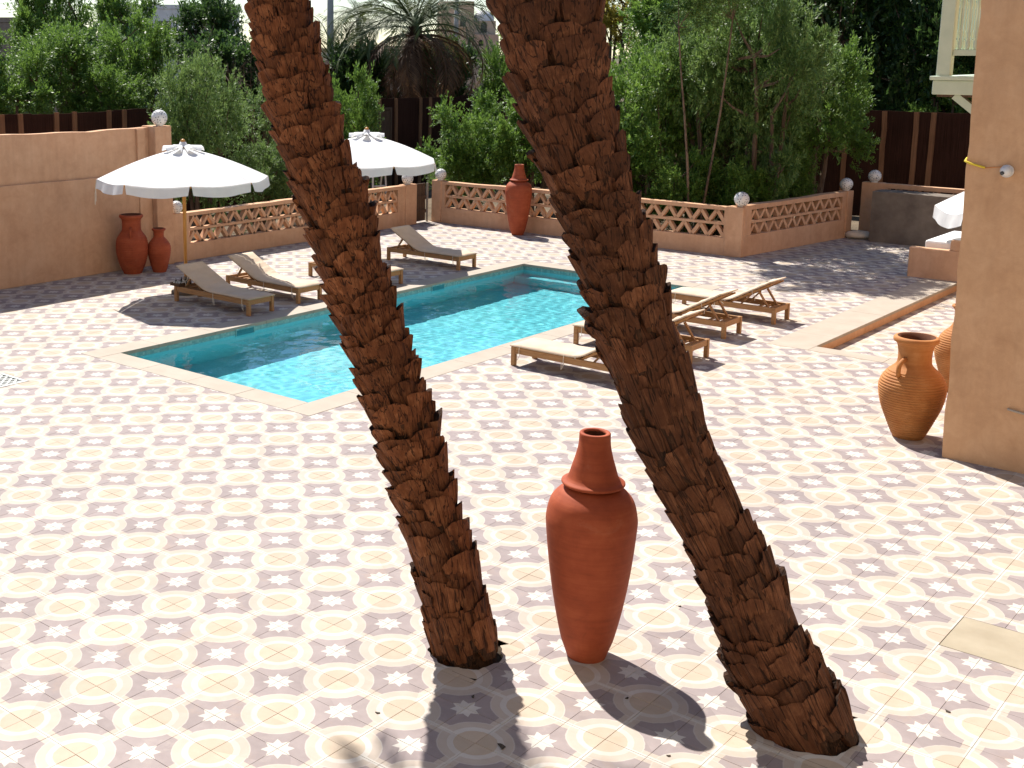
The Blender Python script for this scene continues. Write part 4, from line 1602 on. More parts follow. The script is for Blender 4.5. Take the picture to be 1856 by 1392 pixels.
tag(o, 'thin orange wire on the wall beside the dome camera', 'wire')
cbm = MB()
cbm.tube([(1.955, 8.97, 0.675), (1.96, 8.925, 0.675), (2.02, 8.922, 0.668), (2.6, 8.922, 0.60)], 0.012, 8)
o = cbm.build('wall_pipe', M_COPING, smooth=True)
tag(o, 'small pale pipe stub low on the building wall', 'pipe')


# ------------------------------------------------------------------ date palms leaning across the view
def boot_mesh(seed, mat, worn=0.0):
    """old frond base: a bulging fibrous shield about 0.24 wide and 0.26 high, cut off at the top; x tangent, y outward, z up the trunk"""
    r_ = random.Random(seed)
    NX, NZ = 8, 6
    W = 0.122 * r_.uniform(0.85, 1.08)
    H = 0.255 * r_.uniform(0.88, 1.12)
    prot = (0.078 - 0.056 * worn) * r_.uniform(0.8, 1.2)
    jag = [r_.uniform(-0.006, 0.006) * (1 + 0.8 * worn) for _ in range(NX + 1)]
    ridge = [r_.uniform(-0.004, 0.004) for _ in range(NX + 1)]
    for q in range(r_.choice((1, 2, 2, 3))):
        ridge[r_.randrange(1, NX)] -= r_.uniform(0.010, 0.022)
    skew = r_.uniform(-0.025, 0.025)
    tiltz = r_.uniform(-0.02, 0.02)
    drop = r_.uniform(0.02, 0.055)
    vs_ = []
    for i in range(NZ + 1):
        u = i / NZ
        w = W * (0.46 + 1.05 * u - 0.50 * u * u)
        for j in range(NX + 1):
            q = j / NX * 2 - 1
            z = H * u
            k = max(0.0, (u - 0.5) / 0.5)
            z += (jag[j] * (1 if i == NZ else 0.2)) - drop * k * abs(q) ** 3.0 + tiltz * q * k
            y = 0.004 + prot * u ** 0.78 - (0.022 + 0.026 * u) * abs(q) ** 2.6 + ridge[j] * (0.3 + 0.7 * u)
            vs_.append((q * w + skew * u, y, z))
    n1 = NX + 1
    fs_ = []
    for i in range(NZ):
        for j in range(NX):
            a = i * n1 + j
            fs_.append((a, a + 1, a + n1 + 1, a + n1))
    nfront = len(fs_)
    base = len(vs_)
    for j in range(NX + 1):
        x, y, z = vs_[NZ * n1 + j]
        th = 0.026 + 0.026 * (1 - abs(j / NX * 2 - 1))
        vs_.append((x * 0.92, y - th, z - 0.026 + r_.uniform(-0.012, 0.012)))
    base2 = len(vs_)
    for j in range(NX + 1):
        x, y, z = vs_[base + j]
        vs_.append((x * 0.85, -0.05, z - 0.10))
    for j in range(NX):
        fs_.append((NZ * n1 + j, NZ * n1 + j + 1, base + j + 1, base + j))
        fs_.append((base + j, base + j + 1, base2 + j + 1, base2 + j))
    ncut = len(fs_)
    for edge, flip in ((0, False), (NX, True)):
        ids = [i * n1 + edge for i in range(NZ + 1)]
        b0 = len(vs_)
        for i in ids:
            x, y, z = vs_[i]
            vs_.append((x * 0.88, min(y - 0.04, -0.03), z))
        for i in range(NZ):
            q4 = (ids[i], ids[i + 1], b0 + i + 1, b0 + i)
            fs_.append(q4[::-1] if flip else q4)
    m_ = MB()
    m_.add(vs_, fs_)
    me = m_.mesh('leaf_base', mat)
    me.materials.append(M_CORE)                  # the cut end is dark matted fibre
    idx_ = []
    for i in range(len(fs_)):
        if i < nfront:
            iz, jx = divmod(i, NX)
            u, q = (iz + 0.5) / NZ, (jx + 0.5) / NX * 2 - 1
            idx_.append(1 if u < 0.24 + 0.30 * q * q - 0.10 * worn else 0)   # dark fibre round the foot, also painting in the shade between rows
        else:
            idx_.append(1 if i < ncut else 0)
    me.polygons.foreach_set('material_index', idx_)
    me.polygons.foreach_set('use_smooth', [False] * len(fs_))
    return me


def frond_mesh(name, mat, L=2.6, droop=1.0, nleaf=46, leaf=0.42, seed=0, up=0.9):
    """a pinnate frond leaving the origin along +x, arching down"""
    r_ = random.Random(seed)
    m_ = MB()
    pts = []
    x = z = 0.0
    a = up
    n = 16
    for i in range(n + 1):
        pts.append(Vector((x, 0.0, z)))
        a -= droop * 1.9 / n * (0.5 + i / n)
        x += L / n * math.cos(a)
        z += L / n * math.sin(a)
    m_.tube(pts, [0.028 * (1 - i / n * 0.85) for i in range(n + 1)], 5)
    for i in range(nleaf):
        u = 0.16 + 0.83 * i / (nleaf - 1)
        f = u * n
        k = min(int(f), n - 1)
        p = pts[k].lerp(pts[k + 1], f - k)
        tg = (pts[k + 1] - pts[k]).normalized()
        nup = Vector((0, 1, 0)).cross(tg)
        ll = leaf * (0.55 + 0.75 * math.sin(math.pi * min(1, u * 0.95))) * r_.uniform(0.85, 1.1)
        for s_ in (-1, 1):
            d = (tg * 0.75 + Vector((0, s_, 0)) * 0.8 + nup * (-0.30 if -nup.z > 0 else 0.30) * r_.uniform(0.2, 1.2)).normalized()
            d.z -= 0.18 * droop
            d.normalize()
            w = d.cross(nup).normalized() * 0.013
            tip = p + d * ll + Vector((0, 0, -0.05 * droop))
            mid = p + d * ll * 0.5
            m_.add([p - w * 0.6, mid - w, tip, mid + w], [(0, 1, 2, 3)])
    return m_.mesh(name, mat)


FR_GREEN = frond_mesh('frond', M_FROND, 2.7, 0.85, 46, 0.42, 1, 0.95)
FR_GREEN2 = frond_mesh('frond', M_FROND, 2.6, 1.15, 44, 0.40, 2, 0.55)
FR_DEAD = frond_mesh('dry_frond', M_DEADFROND, 2.7, 1.45, 40, 0.34, 3, 0.55)
FR_SKIRT = frond_mesh('dry_frond', M_DEADFROND, 2.2, 0.7, 40, 0.34, 4, -0.75)


def spline(pts, k=5):
    out = []
    n = len(pts)
    for i in range(n - 1):
        p0, p1, p2, p3 = (np.array(pts[max(i - 1, 0)]), np.array(pts[i]), np.array(pts[i + 1]), np.array(pts[min(i + 2, n - 1)]))
        for j in range(k):
            t = j / k
            out.append(0.5 * (2 * p1 + (p2 - p0) * t + (2 * p0 - 5 * p1 + 4 * p2 - p3) * t * t + (3 * p1 - p0 - 3 * p2 + p3) * t ** 3))
    out.append(np.array(pts[-1]))
    return out


def date_palm(label, path, mat, seed, rows_worn, spacing, nring, crown=True, smooth_r=0.9):
    base = Vector(path[0][:3])
    t = thing('date_palm', label, 'palm tree', base)
    rel = [(p[0] - base.x, p[1] - base.y, p[2], p[3]) for p in path]
    # go on past the top of the picture with the same lean, straightening up
    d = np.array(rel[-1][:3]) - np.array(rel[-4][:3])
    d = d / np.linalg.norm(d)
    last = np.array(rel[-1][:3])
    r_last = min(rel[-1][3], 0.30)
    ext = []
    for k in range(1, 9):
        d = d * 0.93 + np.array((0, 0, 1)) * 0.07
        d /= np.linalg.norm(d)
        last = last + d * 0.55
        ext.append((*last, r_last))
    first = np.array(rel[0])
    root = first - (np.array(rel[1]) - first) * 0.35
    root[3] = rel[0][3] * 1.02
    full = spline([tuple(root)] + rel + ext, 5)
    cs = [Vector(p[:3]) for p in full]
    rr = [float(p[3]) for p in full]
    s = [0.0]
    for i in range(1, len(cs)):
        s.append(s[-1] + (cs[i] - cs[i - 1]).length)
    # lumpy fibrous core
    r_ = random.Random(seed)
    core = MB()
    n = 26
    vs_, fs_ = [], []
    for i, c in enumerate(cs):
        dd = (cs[min(i + 1, len(cs) - 1)] - cs[max(i - 1, 0)]).normalized()
        x = dd.cross(Vector((0, 1, 0))).normalized()
        y = dd.cross(x)
        for k in range(n):
            a = 2 * math.pi * k / n
            q = (rr[i] - 0.080) * (1 + r_.uniform(-0.03, 0.03))
            vs_.append(c + (x * math.cos(a) + y * math.sin(a)) * q)
    for i in range(len(cs) - 1):
        for k in range(n):
            fs_.append((i * n + k, i * n + (k + 1) % n, (i + 1) * n + (k + 1) % n, (i + 1) * n + k))
    core.add(vs_, fs_)
    core.build('trunk', M_CORE, t)
    meshes = {}
    for w in (0, 1, 2):
        meshes[w] = [boot_mesh(seed * 31 + w * 7 + q, mat, w / 2) for q in range(7)]
    total = s[-1]
    placed = 0
    pos_s = 0.05
    row = 0
    upper = MB()
    while pos_s < total - 0.2:
        # locate
        i = max(k for k in range(len(s)) if s[k] <= pos_s)
        i = min(i, len(s) - 2)
        u = (pos_s - s[i]) / (s[i + 1] - s[i])
        c = cs[i].lerp(cs[i + 1], u)
        rad = rr[i] * (1 - u) + rr[i + 1] * u
        dd = (cs[min(i + 2, len(cs) - 1)] - cs[max(i - 1, 0)]).normalized()
        x = dd.cross(Vector((0, 1, 0))).normalized()
        y = dd.cross(x)
        worn = rows_worn(c.z)
        for k in range(nring):
            a = 2 * math.pi * (k + 0.5 * (row % 2) + 0.12 * row) / nring + r_.uniform(-0.04, 0.04)
            radial = (x * math.cos(a) + y * math.sin(a)).normalized()
            tang = dd.cross(radial).normalized()
            tang = -tang
            w = 0 if worn < 0.33 else (1 if worn < 0.67 else 2)
            me = meshes[w][r_.randrange(7)]
            sc_w = (2 * math.pi * rad / nring) / 0.244 * r_.uniform(0.90, 1.10)
            sc_h = r_.uniform(0.85, 1.15) * spacing / 0.112
            sc_o = r_.uniform(0.75, 1.2)
            # rotate: lean outward and twist a little
            B = Matrix((tang, radial, dd)).transposed()
            if B.determinant() < 0:
                B = Matrix((-tang, radial, dd)).transposed()
            Rl = Matrix.Rotation(r_.gauss(-0.02, 0.035) - 0.05 * (1 - worn), 3, 'X') @ Matrix.Rotation(r_.gauss(0, 0.045), 3, 'Y')
            B3 = B @ Rl @ Matrix.Diagonal((sc_w, sc_o, sc_h))
            loc = c + radial * (rad - 0.074 * sc_o * (1 - 0.60 * worn)) + dd * r_.uniform(-0.02, 0.02)
            m4 = B3.to_4x4()
            m4.translation = loc
            if placed < 296 and c.z < 5.6:
                o = bpy.data.objects.new('leaf_base', me)
                col.objects.link(o)
                o.parent = t
                o.matrix_local = m4
                placed += 1
            else:
                upper.add([m4 @ v.co for v in me.vertices], [tuple(p.vertices) for p in me.polygons])
        pos_s += spacing * r_.uniform(0.92, 1.08) * (0.82 if worn > 0.6 else 1.0)
        row += 1
    if upper.f:
        tag(upper.build('leaf_bases', mat, t), kind='stuff')
    # loose fibres sticking out between the bases
    fb = MB()
    for k in range(900):
        i = r_.randrange(2, len(cs) - 6)
        c = cs[i].lerp(cs[i + 1], r_.random())
        dd = (cs[i + 1] - cs[i]).normalized()
        x = dd.cross(Vector((0, 1, 0))).normalized()
        y = dd.cross(x)
        a = r_.uniform(0, 6.283)
        radial = x * math.cos(a) + y * math.sin(a)
        tang = dd.cross(radial)
        p0 = c + radial * (rr[i] - 0.05)
        L = r_.uniform(0.05, 0.13)
        d1 = (dd * r_.uniform(0.3, 1.0) + radial * r_.uniform(0.1, 0.75) + tang * r_.uniform(-0.9, 0.9)).normalized()
        p1 = p0 + d1 * L * 0.6
        p2 = p1 + (d1 + Vector((r_.gauss(0, 0.4), r_.gauss(0, 0.4), r_.gauss(-0.3, 0.4)))).normalized() * L * 0.5
        w = tang * r_.uniform(0.0012, 0.004)
        fb.add([p0 - w, p1 - w * 0.7, p2, p1 + w * 0.7, p0 + w], [(0, 1, 3, 4), (1, 2, 3)])
    tag(fb.build('fibre', M_BOOT2, t), kind='stuff')
    if crown:
        top = cs[-1]
        for k in range(34):
            me = (FR_GREEN, FR_GREEN2, FR_GREEN, FR_DEAD)[k % 4]
            o = link('frond', me, t, top + Vector((0, 0, -0.25 + 0.02 * k)))
            o.rotation_euler = (r_.uniform(-0.2, 0.2), r_.uniform(-0.25, 0.15), k * 2.399)
            q = r_.uniform(0.95, 1.2)
            o.scale = (q, q, q)
    return t


P1 = [(0.118, 1.85, 0.0, 0.263), (0.0, 1.861, 0.31, 0.243), (-0.142, 1.88, 0.7, 0.244), (-0.308, 1.88, 1.093, 0.245), (-0.474, 1.88, 1.489, 0.254), (-0.655, 1.869, 1.888, 0.255), (-0.83, 1.864, 2.29, 0.26), (-1.013, 1.852, 2.695, 0.261), (-1.176, 1.861, 3.104, 0.271), (-1.365, 1.846, 3.515, 0.263), (-1.539, 1.846, 3.93, 0.256), (-1.699, 1.861, 4.348, 0.244), (-1.851, 1.883, 4.77, 0.24)]
P2 = [(2.42, 2.508, 0.0, 0.313), (2.192, 2.429, 0.422, 0.273), (2.038, 2.396, 0.775, 0.256), (1.868, 2.349, 1.129, 0.245), (1.681, 2.286, 1.484, 0.247), (1.504, 2.234, 1.84, 0.26), (1.365, 2.215, 2.197, 0.270), (1.21, 2.182, 2.554, 0.268), (1.079, 2.17, 2.913, 0.264), (0.939, 2.152, 3.273, 0.275), (0.801, 2.135, 3.633, 0.302), (0.666, 2.122, 3.995, 0.321), (0.558, 2.132, 4.358, 0.332), (0.447, 2.141, 4.721, 0.340)]
date_palm('leaning date palm trunk left of the tall red jar, scaly with old frond bases', P1, M_BOOT, 5,
          lambda z: 1.0 if z < 0.40 else (0.5 if z < 0.75 else 0.0), 0.116, 6)
date_palm('thicker leaning date palm trunk right of the tall red jar, shaggy brown bark', P2, M_BOOT2, 9,
          lambda z: 1.0 if z < 1.0 else (0.8 if z < 2.4 else 0.1), 0.130, 6)

# ------------------------------------------------------------------ reed fences
def reed_fence(label, p0, p1, h, strips, door=None, seed=0):
    d = Vector(p1) - Vector(p0)
    L = d.length
    t = thing('reed_fence', label, 'fence', (p0[0], p0[1], 0), math.atan2(d.y, d.x))
    r_ = random.Random(seed)
    x = 0.0
    while x < L - 0.1:
        w = min(2.4, L - x)
        m_ = MB()
        wavy_top(m_, x + 0.003, x + w - 0.003, 0.0, 0.05, 0.0, h + r_.uniform(-0.03, 0.03), r_.randrange(1000), 0.012, 16)
        m_.build('reed_panel', M_REED, t)
        x += w
    for s_ in strips:
        m_ = MB()
        pts = []
        tilt = r_.uniform(-0.05, 0.05)
        for k in range(7):
            z = h * k / 6
            pts.append((s_ + tilt * k / 6 + r_.uniform(-0.012, 0.012), -0.022, z))
        for k in range(6):
            m_.bar(pts[k], pts[k + 1], 0.13, 0.035, (0, 1, 0))
        m_.build('batten', M_BATTEN, t)
    if door:
        x0, x1, z1 = door
        for (a, b, c_, e) in ((x0, x0 + 0.08, 0, z1), (x1 - 0.08, x1, 0, z1), (x0 + 0.081, x1 - 0.081, z1 - 0.08, z1)):
            m_ = MB()
            m_.box(a, b, -0.06, -0.005, c_, e)
            m_.build('door_frame', M_DARKWOOD, t, bevel=0.004)
        n = 6
        for k in range(n):
            w = (x1 - x0 - 0.17) / n
            m_ = MB()
            m_.box(x0 + 0.085 + k * w, x0 + 0.085 + (k + 1) * w - 0.008, -0.04, -0.004, 0.03, z1 - 0.09)
            m_.build('door_plank', M_DARKWOOD, t)
    return t


Ls = [10.78, 11.29, 12.22, 12.76, 13.78, 14.29, 15.4, 15.9, 17.0, 17.5, 18.7, 19.2, 20.4, 20.9, 22.1, 22.6, 24.2, 25.01, 26.2, 26.7, 27.8]
reed_fence('long dark reed fence with pale battens running behind the left wall', (-20.0, 2.0), (-20.0, 29.0), 2.92, [y - 2.0 for y in Ls] + [1.2, 1.8, 3.4, 4.0, 5.8, 6.3, 7.6, 8.1],
           (21.15, 22.75, 2.66), 3)
Rs = [-18.5, -17.9, -16.2, -15.6, -13.8, -13.2, -11.6, -11.0, -9.4, -8.8, -7.25, -6.25, -5.46, -5.04, -3.6, -3.1, -1.8, -1.3, 0.2, 0.8]
reed_fence('dark reed fence with pale battens across the back behind the big trees', (-19.95, 29.0), (3.0, 29.0), 2.86, [x + 19.95 for x in Rs], None, 5)

# white stepladder behind the low wall
ld_ = thing('stepladder', 'white stepladder standing behind the low wall by the gate', 'ladder', (-16.0, 19.62, 0.0), math.radians(70))
for s_ in (-1, 1):
    m_ = MB()
    m_.bar((s_ * 0.24, 0, 0), (s_ * 0.17, 0.12, 1.55), 0.05, 0.025)
    m_.build('side_rail', M_WHITEP, ld_)
    m_ = MB()
    m_.bar((s_ * 0.24, 0.62, 0), (s_ * 0.17, 0.16, 1.52), 0.04, 0.025)
    m_.build('rear_leg', M_WHITEP, ld_)
for k in range(1, 6):
    u = k / 5.4
    m_ = MB()
    m_.box(-0.24 + 0.07 * u + 0.02, 0.24 - 0.07 * u - 0.02, 0.12 * u - 0.05, 0.12 * u + 0.05, 1.55 * u - 0.015, 1.55 * u + 0.015)
    m_.build('step', M_WHITEP, ld_)


# ------------------------------------------------------------------ trees
def crown_mesh(name, mat, seed, lobes=30, shoots=30, per=24, leaf=0.058, lobe_r=0.36, wid=0.19, droop=0.0, up=0.45):
    """uneven crown: lobes of leafy shoots with gaps between them, in a unit ball"""
    g_ = np.random.default_rng(seed)
    d = g_.normal(size=(lobes, 3))
    d /= np.linalg.norm(d, axis=1, keepdims=True)
    rad = 0.18 + 0.60 * g_.uniform(0, 1, lobes) ** 0.55
    rad *= g_.uniform(0.8, 1.14, lobes)
    C = d * rad[:, None]
    R = lobe_r * g_.uniform(0.55, 1.2, lobes)
    li = np.repeat(np.arange(lobes), shoots)
    ns = len(li)
    sdir = g_.normal(size=(ns, 3)) * 0.75 + d[li] * 0.55 + np.array([0, 0, up])
    sdir /= np.linalg.norm(sdir, axis=1, keepdims=True)
    slen = R[li] * g_.uniform(0.55, 1.15, ns)
    S0 = C[li] + g_.normal(size=(ns, 3)) * (R[li] * 0.22)[:, None]
    si = np.repeat(np.arange(ns), per)
    n = len(si)
    u = g_.uniform(0.12, 1.0, n) ** 0.75
    P = S0[si] + sdir[si] * (slen[si] * u)[:, None]
    P[:, 2] -= droop * (u ** 2) * slen[si]
    P += g_.normal(size=(n, 3)) * 0.012
    side = np.cross(sdir[si], g_.normal(size=(n, 3)))
    side /= np.linalg.norm(side, axis=1, keepdims=True)
    dr = sdir[si] * 0.75 + side * 0.75 + np.array([0, 0, 0.12 - droop * 0.8])
    dr /= np.linalg.norm(dr, axis=1, keepdims=True)
    sd = np.cross(dr, g_.normal(size=(n, 3)) * 0.5 + np.array([0, 0, 1.0]))
    sd /= np.linalg.norm(sd, axis=1, keepdims=True)
    nr = np.cross(dr, sd)
    L = leaf * g_.uniform(0.6, 1.25, n)
    Wd = L * wid
    a = P
    b = P + dr * (L * 0.45)[:, None] + sd * Wd[:, None] + nr * (L * 0.05)[:, None]
    c = P + dr * L[:, None]
    e = P + dr * (L * 0.45)[:, None] - sd * Wd[:, None] + nr * (L * 0.05)[:, None]
    V = np.stack([a, b, c, e], 1).reshape(-1, 3)
    F = np.arange(4 * n).reshape(-1, 4)
    return np_mesh(name, V, F, mat), C


def limb_mesh(name, mat, C, seed, base_z, stems=6, thick=0.035, spreadb=0.12):
    """stems and limbs from the foot (0,0,base_z) up to the clump centres, in crown units"""
    r_ = random.Random(seed)
    m_ = MB()
    tops = []
    for k in range(stems):
        a = 2 * math.pi * k / stems + r_.uniform(-0.4, 0.4)
        foot = Vector((spreadb * math.cos(a) * r_.uniform(0.2, 1), spreadb * math.sin(a) * r_.uniform(0.2, 1), base_z))
        tip = Vector((0.45 * math.cos(a) * r_.uniform(0.4, 1.1), 0.45 * math.sin(a) * r_.uniform(0.4, 1.1), r_.uniform(-0.25, 0.35)))
        pts = []
        for i in range(7):
            u = i / 6
            p = foot.lerp(tip, u)
            p += Vector((0.05 * math.sin(u * 5 + k), 0.05 * math.cos(u * 4 + k * 2), 0)) * u
            pts.append(p)
        m_.tube(pts, [thick * (1 - 0.65 * i / 6) * r_.uniform(0.9, 1.1) for i in range(7)], 6)
        tops.append(pts)
    for c in C:
        c = Vector(c)
        best = min((q for pts in tops for q in pts[2:]), key=lambda q: (q - c).length + (0.4 if q.z > c.z else 0))
        mid = best.lerp(c, 0.55) + Vector((0, 0, -0.03))
        m_.tube([best, mid, c], [thick * 0.38, thick * 0.24, thick * 0.10], 4, False)
    return m_.mesh(name, mat)


KINDS = {}
for kn, mat, cfg in (('a', M_LEAF, dict(lobes=36, shoots=34, per=28)), ('b', M_LEAF, dict(lobes=32, shoots=38, per=28, lobe_r=0.38)),
                     ('c', M_LEAF2, dict(lobes=46, shoots=32, per=30, leaf=0.052, lobe_r=0.34, wid=0.15, droop=0.15)),
                     ('d', M_LEAFD, dict(lobes=44, shoots=26, per=22, leaf=0.085, lobe_r=0.42)),
                     ('e', M_LEAF2, dict(lobes=30, shoots=22, per=20, leaf=0.052, lobe_r=0.36, wid=0.14, droop=0.3)),
                     ('f', M_LEAF, dict(lobes=40, shoots=26, per=22, leaf=0.070, lobe_r=0.33, up=0.7)),
                     ('y', M_LEAFY, dict(lobes=30, shoots=24, per=18, leaf=0.085))):
    KINDS[kn] = crown_mesh('crown', mat, ord(kn), **cfg)


def tree(name, label, cat, xy, zc, r, rz, kind, rot, base=None, stems=6, group=None, seed=1, thick=0.035):
    me, C = KINDS[kind]
    bx, by = base if base else xy
    t = thing(name, label, cat, (bx, by, -0.03), 0, group)
    o = bpy.data.objects.new('crown', me)
    col.objects.link(o)
    o.parent = t
    o.location = (xy[0] - bx, xy[1] - by, zc + 0.03)
    o.scale = (r, r, rz)
    o.rotation_euler = (0, 0, rot)
    rng = np.random.default_rng(seed)
    pick = C
    lm = limb_mesh('trunk', M_TWIG, pick, seed, -(zc + 0.03) / rz, stems, thick / r * 1.6)
    q = bpy.data.objects.new('trunk', lm)
    col.objects.link(q)
    q.parent = t
    q.location = o.location
    q.scale = (r, r, rz)
    q.rotation_euler = (0, 0, rot)
    return t


GR1 = 'trees beyond the left fence'
GR2 = 'shrubs inside the garden wall'
GR3 = 'big trees behind the back wall'
GR4 = 'trees beyond the back fence'
# (name, label, xy, z centre, radius, vertical radius, kind)
TREES = [
    ('leafy_tree', 'bright green tree beyond the left fence at the left picture edge', (-22.5, 12.7), 3.45, 1.45, 1.55, 'a', GR1),
    ('leafy_tree', 'round green tree beyond the fence, second from the left edge', (-23.4, 14.9), 3.75, 1.55, 1.65, 'b', GR1),
    ('leafy_tree', 'rounded green tree beyond the fence, above the globe on the tall pillar', (-23.0, 17.0), 3.9, 1.45, 1.75, 'a', GR1),
    ('leafy_tree', 'low green tree just behind the left fence between two rounder ones', (-21.9, 15.3), 3.0, 1.25, 1.2, 'b', GR1),
    ('tall_tree', 'tall dark green tree in the back row rising out of the top left', (-30.0, 19.0), 5.2, 1.8, 2.5, 'b', GR1),
    ('tall_tree', 'second tall green tree of the back row against the white house', (-30.5, 22.8), 5.1, 1.75, 2.3, 'a', GR1),
    ('tall_tree', 'narrow tall tree of the back row beside the leafless branches', (-29.5, 25.6), 4.6, 1.5, 2.0, 'd', GR1),
    ('tall_tree', 'dark tree filling the gap behind the left trees', (-26.5, 18.5), 3.2, 1.9, 1.9, 'd', GR1),
    ('tall_tree', 'dark tree behind the leafless branches left of the palm trunk', (-26.5, 23.5), 3.2, 2.0, 1.9, 'd', GR1),
    ('garden_shrub', 'tall loose shrub behind the left parasol', (-17.2, 14.3), 2.35, 1.25, 2.25, 'c', GR2),
    ('garden_shrub', 'grey green shrub between the left parasol and the left palm trunk', (-17.2, 16.6), 2.0, 1.25, 1.95, 'e', GR2),
    ('garden_shrub', 'low shrub just over the low wall right of the left parasol', (-16.2, 15.4), 1.25, 0.95, 1.1, 'c', GR2),
    ('garden_shrub', 'green shrub above the second parasol right of the left trunk', (-17.6, 20.1), 2.15, 1.15, 2.05, 'a', GR2),
    ('garden_shrub', 'low green shrub behind the second parasol', (-17.5, 18.4), 1.6, 1.1, 1.5, 'c', GR2),
    ('dark_tree', 'dark bushy tree under the drooping palm, left one', (-24.0, 28.0), 2.9, 1.35, 1.9, 'd', GR4),
    ('dark_tree', 'dark bushy tree under the drooping palm, right one', (-23.5, 32.0), 3.0, 1.6, 2.0, 'd', GR4),
    ('dark_tree', 'dark green tree right of the drooping palm beyond the fence', (-21.2, 33.5), 3.2, 1.8, 2.2, 'a', GR4),
    ('garden_shrub', 'broad light green bush behind the back wall left of the far red jar', (-15.4, 22.6), 1.75, 1.45, 1.75, 'a', GR2),
    ('garden_shrub', 'light green bush behind the far red jar', (-13.5, 23.2), 2.15, 1.5, 2.1, 'b', GR2),
    ('garden_shrub', 'low dry-tipped bush beside the globe right of the wooden gate', (-16.6, 23.6), 1.2, 0.9, 1.2, 'e', GR2),
    ('big_tree', 'leafy multi-stemmed tree just right of the right palm trunk', (-9.6, 22.5), 2.55, 1.7, 2.4, 'b', GR3),
    ('big_tree', 'tall grey green tree behind the back wall, its stems by the corner globe', (-8.3, 23.3), 3.2, 2.0, 2.75, 'c', GR3),
    ('big_tree', 'tall loose tree over the wall corner with branches reaching right', (-7.0, 23.0), 3.6, 1.85, 2.9, 'c', GR3),
    ('big_tree', 'bushy tree behind the short pierced wall at right', (-6.9, 25.8), 2.9, 1.65, 2.2, 'b', GR3),
    ('big_tree', 'high leafy crown above the right palm trunk at the top edge', (-10.6, 25.6), 4.7, 2.0, 2.2, 'a', GR3),
    ('garden_shrub', 'low leafy bush behind the back wall beside the right palm trunk', (-9.9, 21.4), 1.25, 1.15, 1.25, 'f', GR2),
    ('garden_shrub', 'low leafy bush behind the back wall left of the corner globe', (-8.2, 21.5), 1.15, 1.10, 1.15, 'a', GR2),
    ('garden_shrub', 'low leafy bush behind the corner globe', (-7.1, 22.2), 1.10, 0.95, 1.10, 'f', GR2),
    ('garden_shrub', 'low leafy bush behind the far end of the short pierced wall', (-6.9, 24.2), 1.10, 0.95, 1.15, 'b', GR2),
    ('yellow_tree', 'yellow-green flowering tree at the top edge beside the right palm trunk', (-16.9, 33.0), 5.6, 1.35, 1.5, 'y', None),
    ('dark_tree', 'dark tree beyond the back fence behind the loose tree', (-9.2, 32.6), 4.6, 2.1, 3.4, 'd', GR4),
    ('dark_tree', 'dark tree beyond the back fence next to the green balcony', (-6.0, 32.0), 4.4, 2.0, 3.2, 'd', GR4),
    ('dark_tree', 'dark tree above the back fence between the loose tree and the balcony', (-3.2, 33.0), 4.3, 2.2, 3.2, 'd', GR4),
    ('dark_tree', 'shaded tree beyond the fence far behind the corner globe', (-13.0, 32.5), 4.2, 2.1, 2.9, 'd', GR4),
    ('dark_tree', 'farthest dark tree filling the top edge left of the balcony', (-9.5, 37.5), 4.6, 3.0, 4.4, 'd', GR4),
    ('dark_tree', 'farthest dark tree behind the green balcony', (-4.5, 37.5), 4.4, 3.0, 4.4, 'd', GR4),
    ('dark_tree', 'farthest dark tree above the corner globe', (-14.0, 38.0), 4.2, 3.0, 4.2, 'd', GR4),
    ('leafy_tree', 'low green tree just over the back fence under the balcony', (-5.2, 30.6), 2.9, 1.25, 1.3, 'a', GR4),
]
tree('big_tree', 'highest leafy crown overhanging the wall corner at the top edge', 'tree', (-7.7, 21.0), 6.1, 1.95, 1.35, 'c', 0.7, None, 2, GR3, 77, 0.022)
for i, (nm, lb, xy, zc, r, rz, kd, gp) in enumerate(TREES):
    tree(nm, lb, 'shrub' if 'shrub' in nm else 'tree', xy, zc, r, rz, kd, i * 1.3, None, 4 + i % 4, gp, i + 3, 0.045 if 'shrub' in nm else 0.06)

# leafless branches
dt = thing('bare_tree', 'leafless brown twiggy tree beyond the fence left of the left trunk', 'tree', (-24.2, 21.2, -0.03))
r_ = random.Random(12)
tw_ = MB()


def branch(p, d, L, r, lev):
    pts = [p]
    q = p
    dd = d
    for k in range(4):
        dd = (dd + Vector((r_.gauss(0, 0.16), r_.gauss(0, 0.16), r_.gauss(0.05, 0.12)))).normalized()
        q = q + dd * L / 4
        pts.append(q)
    tw_.tube(pts, [r * (1 - 0.14 * k) for k in range(5)], 4 if lev else 6, False)
    if lev < 4:
        for k in range(3 if lev < 3 else 4):
            i = r_.randrange(2, 5)
            nd = (dd + Vector((r_.gauss(0, 0.6), r_.gauss(0, 0.6), r_.gauss(0.1, 0.4)))).normalized()
            branch(pts[i], nd, L * r_.uniform(0.5, 0.72), r * 0.5, lev + 1)


branch(Vector((0, 0, 0)), Vector((0.0, 0.05, 1)), 3.2, 0.10, 0)
branch(Vector((0.1, 0.3, 0)), Vector((0.1, 0.5, 1)), 3.0, 0.08, 0)
tw_.build('trunk', M_TWIG, dt)


